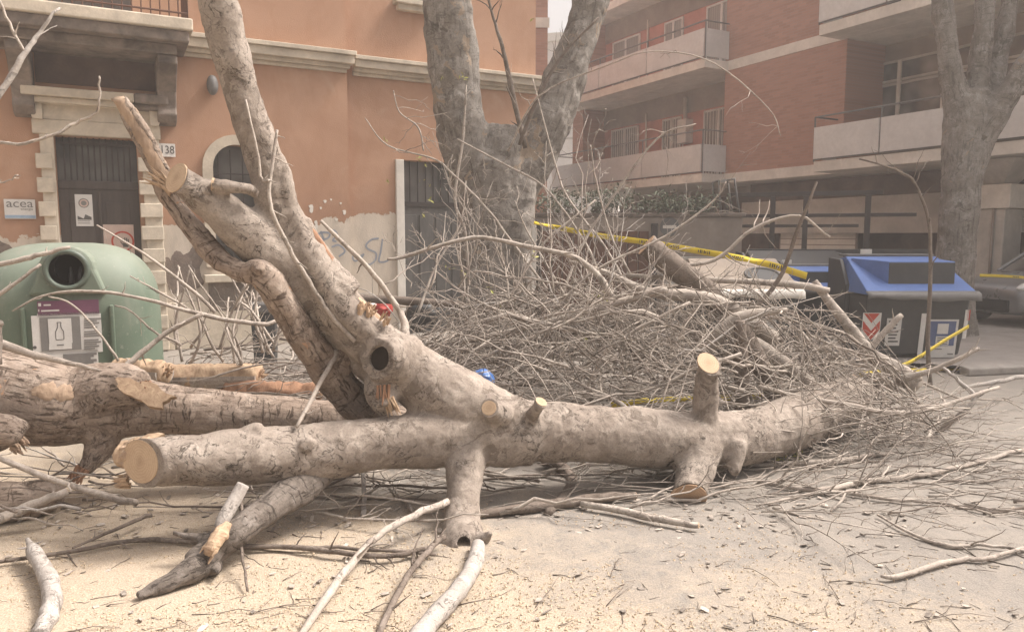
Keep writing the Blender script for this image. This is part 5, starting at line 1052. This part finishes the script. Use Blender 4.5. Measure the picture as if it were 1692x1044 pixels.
branch([(-40,445,5.2,7),(30,430,5.25,7),(75,418,5.3,6),(116,408,5.35,4)], 'grey stick lying across the top of the glass bin', 'twig', ntw=2, tl=.06)
branch([(-10,492,5.3,6),(30,465,5.35,5),(66,437,5.4,4)], 'short stick below it on the dome of the glass bin', 'twig', ntw=1, tl=.06)
branch([(20,514,5.3,2),(70,489,5.35,3),(135,481,5.4,4),(220,490,5.5,4.5),(330,519,5.6,6),(430,536,5.7,6),(470,525,5.8,5)], 'thin arched branch over the bottle poster of the glass bin', 'twig', ntw=4, tl=.2)
branch([(335,518,5.55,6),(275,550,5.5,7),(225,590,5.4,8),(205,605,5.35,8)], 'pale stick rising from the torn scar toward the arched branch', 'twig', ntw=3, tl=.2)
branch([(160,372,5.6,2),(215,405,5.6,3),(260,435,5.65,4),(330,490,5.7,4.5),(355,515,5.75,5)], 'thin straight twig slanting over the right shoulder of the glass bin', 'twig', ntw=2, tl=.1)
branch([(80,490,5.4,2),(118,502,5.4,2.5),(160,545,5.4,3),(197,597,5.4,3.5)], 'thin twig curving across the posters of the glass bin', 'twig', ntw=1, tl=.08)
branch([(190,505,5.5,2),(215,513,5.5,2.5),(255,548,5.55,3),(300,570,5.6,4)], 'twig pointing left on the right flank of the glass bin', 'twig', ntw=3, tl=.15)
branch([(-20,560,4.5,11),(50,585,4.5,9),(110,598,4.55,7),(165,612,4.6,4)], 'slim stick lying along the top of the brown limb', 'twig', ntw=2, tl=.1)
branch([(-12,600,4.4,14),(-4,540,4.4,10),(3,535,4.4,6)], 'blunt stub poking up at the left edge above the brown limb', 'twig', ntw=0)
branch([(700,600,6.0,12),(740,620,5.9,16),(800,650,5.8,18),(850,690,5.7,18)], 'mid grey bough half hidden behind the crotch of the felled tree', 'twig', ntw=4, tl=.3)
branch([(580,492,8.6,9),(680,498,8.6,10),(760,505,8.6,9),(860,520,8.5,7)], 'long straight bough at the far edge of the heap', 'twig_dark', ntw=5, tl=.4)
branch([(930,625,6.3,4),(985,590,6.3,5),(1060,540,6.3,5),(1140,500,6.3,4)], 'slanting stick in the heap above the trunk', 'twig', ntw=6, tl=.3)
branch([(900,760,5.5,12),(925,770,5.4,13),(945,800,5.2,12),(905,848,gd(905,848),10)], 'bent dark bough propped beneath the middle of the trunk', 'twig_dark', ntw=3, tl=.2)
# long shoots crossing the forked tree
SH = 'thin leafless shoot leaning before the forked plane tree'
for i, pts in enumerate([[(603,195,9,1.5),(640,240,9,2.5),(715,262,9,3),(745,285,9,3.5),(800,340,9,4),(850,405,9,4.5),(905,480,8.8,5)], [(755,230,9,3),(830,270,9,3),(900,310,8.9,3.5),(960,390,8.8,4),(990,450,8.6,5)],
        [(880,130,9,2),(920,280,8.9,3.5),(940,330,8.8,4),(1000,410,8.6,4.5),(1040,480,8.4,5)], [(650,150,9,2),(660,185,9,2),(690,210,9,3),(700,250,9,3)], [(1150,205,8,2),(1085,230,8,3.5),(1000,345,8,4.5),(960,410,7.9,5),(900,560,7.5,6)],
        [(1290,225,8,1.5),(1270,180,8,2),(1180,105,8,2.5),(1080,85,8,2.2),(1000,110,8.2,2.5),(890,160,8.6,3),(840,250,9,3.5)], [(690,520,8,5),(720,440,8.3,4),(760,370,8.5,3),(770,300,8.6,2)], [(940,500,7.6,5),(905,440,7.8,4),(870,380,8,3),(850,330,8,2)],
        [(1045,460,7.4,5),(1010,390,7.5,4),(985,300,7.6,3),(975,240,7.6,2)], [(800,560,7.2,6),(850,480,7.2,5),(900,400,7.3,4),(985,330,7.4,3)], [(890,545,6.8,6),(980,450,6.8,5),(1100,390,6.8,4),(1180,330,6.8,3),(1200,300,6.8,2)]]):
    branch([(a, b_, c_, d_*.75) for a, b_, c_, d_ in pts], SH, 'twig', 'bare_shoot', 7, .55, group='bare shoots before the forked tree', depth=2)
branch([(868,245,10.2,6),(848,160,10.2,7),(832,85,10.1,5.5),(818,40,10.1,4),(803,-15,10.1,3)], 'dark shoot rising out of the crotch of the forked tree', 'twig_dark', 'bare_shoot', 7, .6, depth=2)
branch([(858,240,10.1,5),(885,170,10,5),(930,90,10,4),(990,30,10,3)], 'curving dark shoot leaning right out of the fork', 'twig_dark', 'bare_shoot', 8, .6, depth=2)
branch([(775,470,9.9,4),(768,380,9.8,4),(752,330,9.8,4),(765,230,9.85,3.5),(770,140,9.9,2)], 'shoot climbing the left face of the forked trunk', 'twig', 'bare_shoot', 6, .4, depth=2)

for i in range(16):
    px, py = rng.uniform(270, 470), rng.uniform(570, 620); D0 = rng.uniform(5.9, 6.6); BRU = [(px, py, D0, 4), (px+rng.normal(0, 20), py-rng.uniform(40, 70), D0, 3.5), (px+rng.normal(0, 45), rng.uniform(430, 520), D0+rng.uniform(-.2, .3), 2)]
    branch(BRU, 'thin bare twig standing between the glass bin and the leaning fork', 'twig', 'bare_shoot', 6, .25, group='thin twigs by the glass bin', depth=1)

# ------------------------------------------------------------------ the heap of cut branches
HX, HY, HA, HB, HH = 1.0, 7.1, 3.0, 1.8, 1.14
def heap(x, y): d = ((x-HX)/HA)**2+((y-HY)/HB)**2; return HH*max(0., 1-d**2.)
GRP = 'branches tangled in the cut heap'
def heap_branch(r0, ln):
    for _ in range(40):
        a_, k_ = rng.uniform(0, 2*pi), math.sqrt(rng.uniform(0, 1)); x, y = HX+HA*k_*cos(a_), HY+HB*k_*sin(a_); az = rng.normal(0, .55) if rng.random() < .7 else rng.uniform(-pi, pi); ln_ = ln*rng.uniform(.6, 1.2)
        e = np.array([x+ln_*cos(az)*rng.choice([-1, 1]), y+ln_*sin(az)]); f = rng.uniform(.25, 1.08)
        z0, z1 = heap(x, y)*f+.03, max(.03, heap(*e)*rng.uniform(.4, 1.2))+(rng.uniform(.1, .6) if rng.random() < .3 else 0)
        if (heap(*e) > 0 or rng.random() < .25) and e[1] > 5.5: break
    return gnarly((x, y, z0), (*e, z1), 10, .07, rng.uniform(-.02, .16))
def as_thing(path, r0, r1, ntw, tl, mat, label, group, depth=1, up=.3, name='cut_branch'):
    c = path.mean(0); c[2] = max(0, min(path[:, 2].min(), c[2])); b = MB(); twigged(b, path-c, r0, r1, ntw, tl, depth, 7 if r0 > .012 else 6, .004-c[2], up)
    o = b.build(name, M[mat], None, True, loc=tuple(c)); tag(o, label, 'branch', group); return o
for i in range(26):
    px, py = rng.uniform(600, 1160), rng.uniform(470, 540); D0 = rng.uniform(6.4, 8.2); p0 = P(px, py, D0); p1 = P(px+rng.normal(0, 90), rng.uniform(190, 420), D0+rng.uniform(-.2, .8))
    as_thing(gnarly(p0, p1, 10, .07), rng.uniform(.006, .011), .002, rng.integers(6, 12), .5, rng.choice(['twig', 'twig', 'twig_pale']), 'slender bare twig standing up out of the heap before the forked tree', 'twigs standing up from the heap', 2, .5, 'bare_shoot')
for i in range(58): as_thing(heap_branch(0, 1.9), rng.uniform(.012, .027), .005, rng.integers(5, 10), .55, rng.choice(['twig', 'twig', 'twig_dark']), 'thick bare bough tangled in the heap between trunk and street bins', 'boughs in the cut heap', 2, name='cut_bough')
for i in range(115): as_thing(heap_branch(0, 1.5), rng.uniform(.007, .016), .003, rng.integers(5, 10), .5, rng.choice(['twig', 'twig', 'twig', 'twig_dark', 'twig_pale'], p=[.3,.25,.22,.17,.06]), 'thin bare branch tangled in the heap between trunk and street bins', GRP, 2)
# twigs strewn on the asphalt at the right, in front of the heap and under the trunk
for i in range(44):
    px, py = rng.uniform(1230, 1720), rng.uniform(690, 850)**1.; p0 = G(px, py, .02); az = rng.normal(.1, .5); ln_ = rng.uniform(.5, 1.5)
    as_thing(gnarly(p0, p0+np.array([ln_*cos(az), ln_*sin(az)*.8, rng.uniform(0, .12)]), 9, .06), rng.uniform(.004, .010), .002, rng.integers(4, 9), .4, rng.choice(['twig', 'twig', 'twig_dark']), 'bare twig strewn on the asphalt at the right of the trunk', 'twigs on the asphalt at right', 1, .12, 'strewn_twig')
for i in range(34):
    px, py = rng.uniform(430, 1180), rng.uniform(775, 850); p0 = G(px, py, .03); az = rng.normal(.1, .55); ln_ = rng.uniform(.6, 1.6)
    as_thing(gnarly(p0, p0+np.array([ln_*cos(az)*rng.choice([-1, 1]), ln_*sin(az)*.8, rng.uniform(0, .2)]), 9, .05), rng.uniform(.006, .014), .003, rng.integers(3, 7), .35, rng.choice(['twig', 'twig', 'twig_dark']), 'bare stick lying in the shade underneath the felled trunk', 'sticks under the trunk', 1, .15, 'strewn_stick')
for i in range(28):
    px, py = rng.uniform(-40, 230), rng.uniform(760, 850); p0 = G(px, py, rng.uniform(.02, .25)); az = rng.normal(.2, .6); ln_ = rng.uniform(.3, .9)
    as_thing(gnarly(p0, p0+np.array([ln_*cos(az)*rng.choice([-1, 1]), ln_*sin(az)*.5, rng.uniform(-.1, .2)]), 8, .06), rng.uniform(.004, .012), .003, rng.integers(1, 5), .2, rng.choice(['twig', 'twig_pale', 'twig_dark']), 'cut stick in the pile beneath the broken limb at left', 'sticks piled at the left', 1, .2, 'piled_stick')
for i in range(64):
    x, y = rng.uniform(-3.6, -1.3), rng.uniform(5.6, 7.4); az = rng.normal(.15, .5); ln_ = rng.uniform(.5, 1.5); z0 = rng.uniform(.15, .75)
    as_thing(gnarly((x, y, z0), (x+ln_*cos(az), y+ln_*sin(az)*.6, max(.03, z0+rng.normal(0, .25))), 8, .06), rng.uniform(.005, .016), .003, rng.integers(3, 8), .4, rng.choice(['twig', 'twig', 'twig_dark']), 'grey stick piled between the glass bin and the leaning fork', 'sticks by the glass bin', 1, .4, 'piled_stick')
# finer brushwood nobody could count
b = MB()
for i in range(1100):
    a_, k_ = rng.uniform(0, 2*pi), math.sqrt(rng.uniform(0, 1)); x, y = HX+HA*k_*cos(a_), HY+HB*k_*sin(a_); p0 = np.array([x, y, heap(x, y)*rng.uniform(0, .7)+.01]); az = rng.uniform(-pi, pi); ln_ = rng.uniform(.3, 1.); b.tube(gnarly(p0, p0+np.array([ln_*cos(az), ln_*sin(az)*.6, rng.uniform(-.25, .3)]), 6, .08), np.linspace(rng.uniform(.004, .011), .002, 6), 4)
for i in range(1150):
    p = heap_branch(0, .6); 
    if p[:, 2].min() < .01: p[:, 2] = np.maximum(p[:, 2], .01)
    b.tube(p[::2] if len(p) > 6 else p, np.linspace(rng.uniform(.0025, .008), .002, len(p[::2])), 4)
for i in range(420):
    x, y = rng.uniform(-1.4, 3.4), rng.uniform(5.35, 6.4); p0 = np.array([x, y, rng.uniform(.02, .5)]); az = rng.uniform(-pi, pi); ln_ = rng.uniform(.3, .9); b.tube(gnarly(p0, p0+np.array([ln_*cos(az), ln_*sin(az)*.5, rng.uniform(-.15, .2)]), 6, .09), np.linspace(rng.uniform(.0025, .007), .002, 6), 4)
for i in range(420):
    x, y = rng.uniform(-3.5, -1.2), rng.uniform(5.5, 7.6); p0 = np.array([x, y, rng.uniform(.02, .62)]); az = rng.normal(0, .6); ln_ = rng.uniform(.3, .9); b.tube(gnarly(p0, p0+np.array([ln_*cos(az), ln_*sin(az)*.6, rng.uniform(-.15, .15)]), 6, .09), np.linspace(rng.uniform(.0025, .007), .002, 6), 4)
for i in range(520):
    px, py = rng.uniform(380, 1750), rng.uniform(640, 850); p0 = G(px, py, rng.uniform(.005, .05)); az = rng.normal(0, .9); ln_ = rng.uniform(.12, .6)
    b.tube(gnarly(p0, p0+np.array([ln_*cos(az), ln_*sin(az), rng.uniform(-.01, .05)]), 5, .09), np.linspace(rng.uniform(.0018, .005), .0015, 5), 4)
tag(b.build('brushwood', M['twig'], None, True), 'fine grey brushwood filling the heap and strewn under the trunk', 'brushwood', kind='stuff')
b = MB()
for i in range(260):
    px, py = rng.uniform(-40, 1740), rng.uniform(840, 1060); p0 = G(px, py, .006); az = rng.normal(.1, .9); ln_ = rng.uniform(.03, .16) if rng.random() < .8 else rng.uniform(.15, .45)
    b.tube(gnarly(p0, p0+np.array([ln_*cos(az), ln_*sin(az), rng.uniform(-.003, .012)]), 5, .1), np.linspace(rng.uniform(.0015, .0038), .0012, 5), 4)
tag(b.build('twig_litter', M['twig_dark'], None, True), 'tiny twig litter scattered over the sawdust', 'twig litter', kind='stuff')
# wood chips
V, F = [], []
for i in range(9000):
    px, py = rng.uniform(-60, 1750), 830+(1070-830)*rng.uniform(0, 1)**.8
    if px > 900 and rng.random() < (px-900)/900: continue
    p = G(px, py, .004); a_ = rng.uniform(0, 2*pi); l_, w_ = rng.uniform(.003, .010), rng.uniform(.001, .004); u = np.array([cos(a_), sin(a_), rng.normal(0, .3)])*l_; w = np.array([-sin(a_), cos(a_), rng.normal(0, .3)])*w_; k_ = len(V)
    V += [p-u-w, p+u-w, p+u*.8+w, p-u*.7+w, p+np.array([0, 0, .004])]; F += [(k_, k_+1, k_+4), (k_+1, k_+2, k_+4), (k_+2, k_+3, k_+4), (k_+3, k_, k_+4)]
tag(MB().add(V, F).build('wood_chips', M['chips'], None), 'pale wood chips and sawdust grains scattered on the road', 'wood chips', kind='stuff')

# flakes of bark knocked off around the logs
V, F = [], []
for i in range(320):
    if rng.random() < .6: px, py = rng.uniform(60, 1500), rng.normal(850, 28)
    else: px, py = rng.uniform(-40, 1740), rng.uniform(800, 1050)
    p = G(px, py, .012); a_ = rng.uniform(0, 2*pi); l_, w_ = rng.uniform(.008, .032), rng.uniform(.005, .013); u = np.array([cos(a_), sin(a_), rng.normal(0, .18)])*l_; w = np.array([-sin(a_), cos(a_), rng.normal(0, .18)])*w_; up_ = np.array([0, 0, w_*.5]); k_ = len(V); m1, m2 = rng.uniform(.5, 1, 2)
    top = [p-u*m1-w, p-u*.2-w*1.2, p+u-w*m2, p+u*.8+w, p+u*.1+w*1.15+up_*.4, p-u+w*m1]; V += top+[q_-np.array([0, 0, .004]) for q_ in top]; F += [(k_, k_+1, k_+4, k_+5), (k_+1, k_+2, k_+3, k_+4)]+[tuple(k_+6+x for x in (5, 4, 3, 2, 1, 0))]+[(k_+x, k_+6+x, k_+6+(x+1) % 6, k_+(x+1) % 6) for x in range(6)]
tag(MB().add(V, F).build('bark_scraps', M['twig'], None), 'flakes of bark scattered on the road around the logs', 'bark scraps', kind='stuff')

# ------------------------------------------------------------------ leaves on shoots, bushes on the yard wall
def leaf_quads(pts, size, flat=.5):
    V, F = [], []
    for p in pts:
        a_ = rng.normal(0, 1, 3); a_ /= np.linalg.norm(a_); c = np.cross(a_, rng.normal(0, 1, 3)); c /= np.linalg.norm(c); s_ = size*rng.uniform(.6, 1.3); k_ = len(V); n_ = np.cross(a_, c)*s_*.15
        V += [p-a_*s_, p+c*s_*.35+n_, p+a_*s_, p-c*s_*.35+n_]; F += [(k_, k_+1, k_+2), (k_, k_+2, k_+3)]
    return MB().add(V, F)
for i, (t0, wid, hh) in enumerate([(.8, 1.0, .42), (1.9, 1.1, .5), (3.0, 1.0, .42), (3.9, .8, .34)]):
    ux, uy = cos(wa), sin(wa); c = np.array([w0[0]+ux*t0*WL/5, w0[1]+uy*t0*WL/5, wz]); t = thing('wall_bush', tuple(c), wa, ['grey green oleander bush next to the forked tree on the yard wall', 'tallest grey green bush in the middle of the yard wall', 'loose bush right of the middle on the yard wall', 'low sparse bush at the right end of the yard wall'][i], 'bush')
    sb = MB(); pts = []
    for k in range(34):
        p0 = np.array([rng.normal(0, wid*.35), .12+rng.normal(0, .1), 0]); p1 = p0+np.array([rng.normal(0, .28), rng.normal(-.1, .25), hh*rng.uniform(.4, 1.25)]); q = gnarly(p0, p1, 6, .08); sb.tube(q, np.linspace(.008, .002, 6), 4)
        for u in rng.uniform(.3, 1, 13): pts.append(q[int(u*5)]+rng.normal(0, .045, 3))
    sb.build('stem', M['twig_dark'], t, True); leaf_quads(pts, .055).build('foliage', M['leaf'], t)
pts = [P(*a_) for a_ in [(763,125,9.9),(768,130,9.9),(690,262,8.9),(705,275,8.9),(695,300,8.9),(708,305,8.9),(712,330,8.9),(700,352,8.9),(640,300,8.9),(728,130,9.9),(810,480,7.2),(830,500,7.2),(740,440,8),(765,450,8),(992,492,6.9),(996,497,6.9),(988,500,6.9),(990,486,6.9),(970,560,6.5),(885,420,7),(880,35,9.8),(640,230,8.9)]]
pts = [p+rng.normal(0, .02, 3) for p in pts for _ in range(3)]; tag(leaf_quads(pts, .03).build('loose_leaves', M['leaf_yellow']), 'few small yellow green leaves left on the shoots', 'leaves', kind='stuff')
gs = G(1290, 765); gt = thing('green_sprig', (gs[0], gs[1], 0), 0, 'small yellowing sprig on the ground under the trunk butt', 'sprig'); pts = [np.array([rng.normal(0, .12), rng.normal(0, .06), rng.uniform(.02, .1)]) for _ in range(60)]; fo_ = leaf_quads(pts, .02).build('foliage', M['leaf_yellow'], gt); tag(fo_, kind='stuff'); q = MB(); q.tube(gnarly((-.2, 0, .02), (.2, .03, .06), 6, .05), np.linspace(.005, .002, 6), 5); q.build('stem', M['twig'], gt, True)

# ------------------------------------------------------------------ rubbish
def bag(px, py, Y, r, mat, label, name='plastic_bag', sq=(1, 1, .8)):
    me = bpy.data.meshes.new(name); bm_ = bmesh.new(); bmesh.ops.create_icosphere(bm_, subdivisions=4, radius=1); bmesh.ops.scale(bm_, vec=[r*s_ for s_ in sq], verts=bm_.verts); bm_.to_mesh(me); bm_.free(); me.update(); bumps(me, [(1/r*.8, r*.4), (3/r, r*.16), (8/r, r*.05)], px)
    o = link(name, me, M[mat], None, True, loc=tuple(P(px, py, Y))); return tag(o, label, 'bag')
bag(800, 626, 6.05, .085, 'blue_bag', 'crumpled blue plastic bag on the heap behind the trunk'); bag(632, 512, 8.9, .13, 'red_bag', 'red plastic bag at the far edge of the heap'); bag(604, 505, 8.9, .12, 'white_bag', 'white plastic bag beside the red one', sq=(1.3, 1, .6))
bag(700, 520, 8.7, .22, 'bin_grey', 'dark rubbish bag behind the far edge of the heap'); bag(590, 540, 8.2, .10, 'white_bag', 'torn white bag under the leaning fork', sq=(1.4, 1, .5))
cp = G(440, 603); cbx = thing('grey_container', (cp[0], cp[1], 0), R(8), 'dark grey lidded plastic container standing by the building behind the leaning fork', 'container'); ch = P(440, 500, cp[1])[2]
q = MB(); q.hexa([(-.13, -.12, 0), (.13, -.12, 0), (.13, .12, 0), (-.13, .12, 0)], [(-.16, -.15, ch*.85), (.16, -.15, ch*.85), (.16, .15, ch*.85), (-.16, .15, ch*.85)]); q.build('body', M['bin_grey'], cbx, bevel=.015); bx(-.18, .18, -.17, .17, ch*.85+.001, ch, 'lid', M['bin_lip'], cbx, .02)

# ------------------------------------------------------------------ yellow barrier tapes
def tape(pts, w, label, marks=(), twist=()):
    """pts: (px, py, depth); a thin strip hung between them"""
    q = catmull([P(*a_) for a_ in pts], 8); t = np.gradient(q, axis=0); t /= np.linalg.norm(t, axis=1)[:, None]; n = len(q); up = []
    for i in range(n):
        a_ = 0.
        for u, am, wd in twist: a_ += am*math.exp(-((i/(n-1)-u)/wd)**2)
        z = np.array([0, 0, 1.])-t[i]*t[i][2]; z /= np.linalg.norm(z); y = np.cross(z, t[i]); up.append(z*cos(a_)+y*sin(a_))
    up = np.array(up)*w/2; c = q.mean(0); V = np.concatenate([q+up-c, q-up-c]); o = MB().add(V, [(i, i+1, n+i+1, n+i) for i in range(n-1)]).build('barrier_tape', M['tape'], None, True, loc=tuple(c)); tag(o, label, 'barrier tape'); m_ = o.modifiers.new('thick', 'SOLIDIFY'); m_.thickness = .002; m_.offset = 0
    if marks:
        b = MB(); d = np.concatenate([[0], np.cumsum(np.linalg.norm(np.diff(q, axis=0), axis=1))]); back = np.array([0, -.004, .001])
        def at(s_, h): return np.array([np.interp(s_, d, (q+up*h-c)[:, k]) for k in range(3)])+back
        for m0 in marks:
            s_ = m0*d[-1]
            for g_ in (.0, .03, .055, .085, .11, .14, .165):
                l_ = rng.uniform(.010, .018); hh = rng.choice([.55, .55, .4]); b.add([at(s_+g_, -hh), at(s_+g_+l_, -hh), at(s_+g_+l_, hh), at(s_+g_, hh)], [(0, 1, 2, 3)])
        b.build('printed_marks', M['ink'], o)
    return o
tape([(880,368,11.2),(930,378,10.6),(1000,391,9.9),(1080,402,9.2),(1160,416,8.6),(1215,425,8.2),(1270,437,7.8),(1333,456,7.4)], .07, 'long yellow barrier tape strung from the forked tree down to the heap', (.12,.24,.36,.48,.58,.68,.78,.90), twist=((.04, 1.2, .07), (.78, .9, .05), (.70,.5,.04)))
tape([(1601,539,9.7),(1560,563,9.3),(1515,592,8.8),(1485,606,8.4),(1440,622,8.0)], .05, 'yellow tape hanging from the corner of the blue lidded bin', (.5,), twist=((.9, .8, .1),))
tape([(1010,669,6.3),(1080,661,6.35),(1160,658,6.4),(1235,656,6.5),(1290,650,6.6)], .05, 'slack yellow tape low behind the upright sawn stub', (), twist=((.3, .9, .1), (.7, .6, .1)))
tape([(1420,618,8.6),(1480,613,9.2),(1540,612,9.6),(1600,613,9.7)], .06, 'yellow tape lying along the foot of the blue lidded bin', (), twist=((.5, .5, .2),))
tape([(1619,455,12.6),(1650,456,13),(1700,459,13.4),(1800,466,14)], .05, 'yellow tape running right from the second plane tree across the pillar', (.35,))
o = branch([(1592,640,7.6,4),(1640,632,7.7,6),(1690,622,7.9,6)], 'pale plank like strip of bark on the ground by the kerb', 'twig_pale', 'bark_strip', 0, cat='bark strip')

# ------------------------------------------------------------------ thin haze volume added in place of a lens veil
hz = MB().box(-60, 60, -3, 62, -1, 18.5).build('veil_haze', None); tag(hz, kind='stuff'); m = bpy.data.materials.new('lens_veil_volume'); m.use_nodes = True; nt = m.node_tree; nt.nodes.remove(nt.nodes['Principled BSDF'])
pv_ = nt.nodes.new('ShaderNodeVolumePrincipled'); pv_.inputs['Color'].default_value = (1., .985, .97, 1); pv_.inputs['Density'].default_value = .004; pv_.inputs['Anisotropy'].default_value = .2
nt.links.new(pv_.outputs[0], nt.nodes['Material Output'].inputs['Volume']); hz.data.materials.append(m)
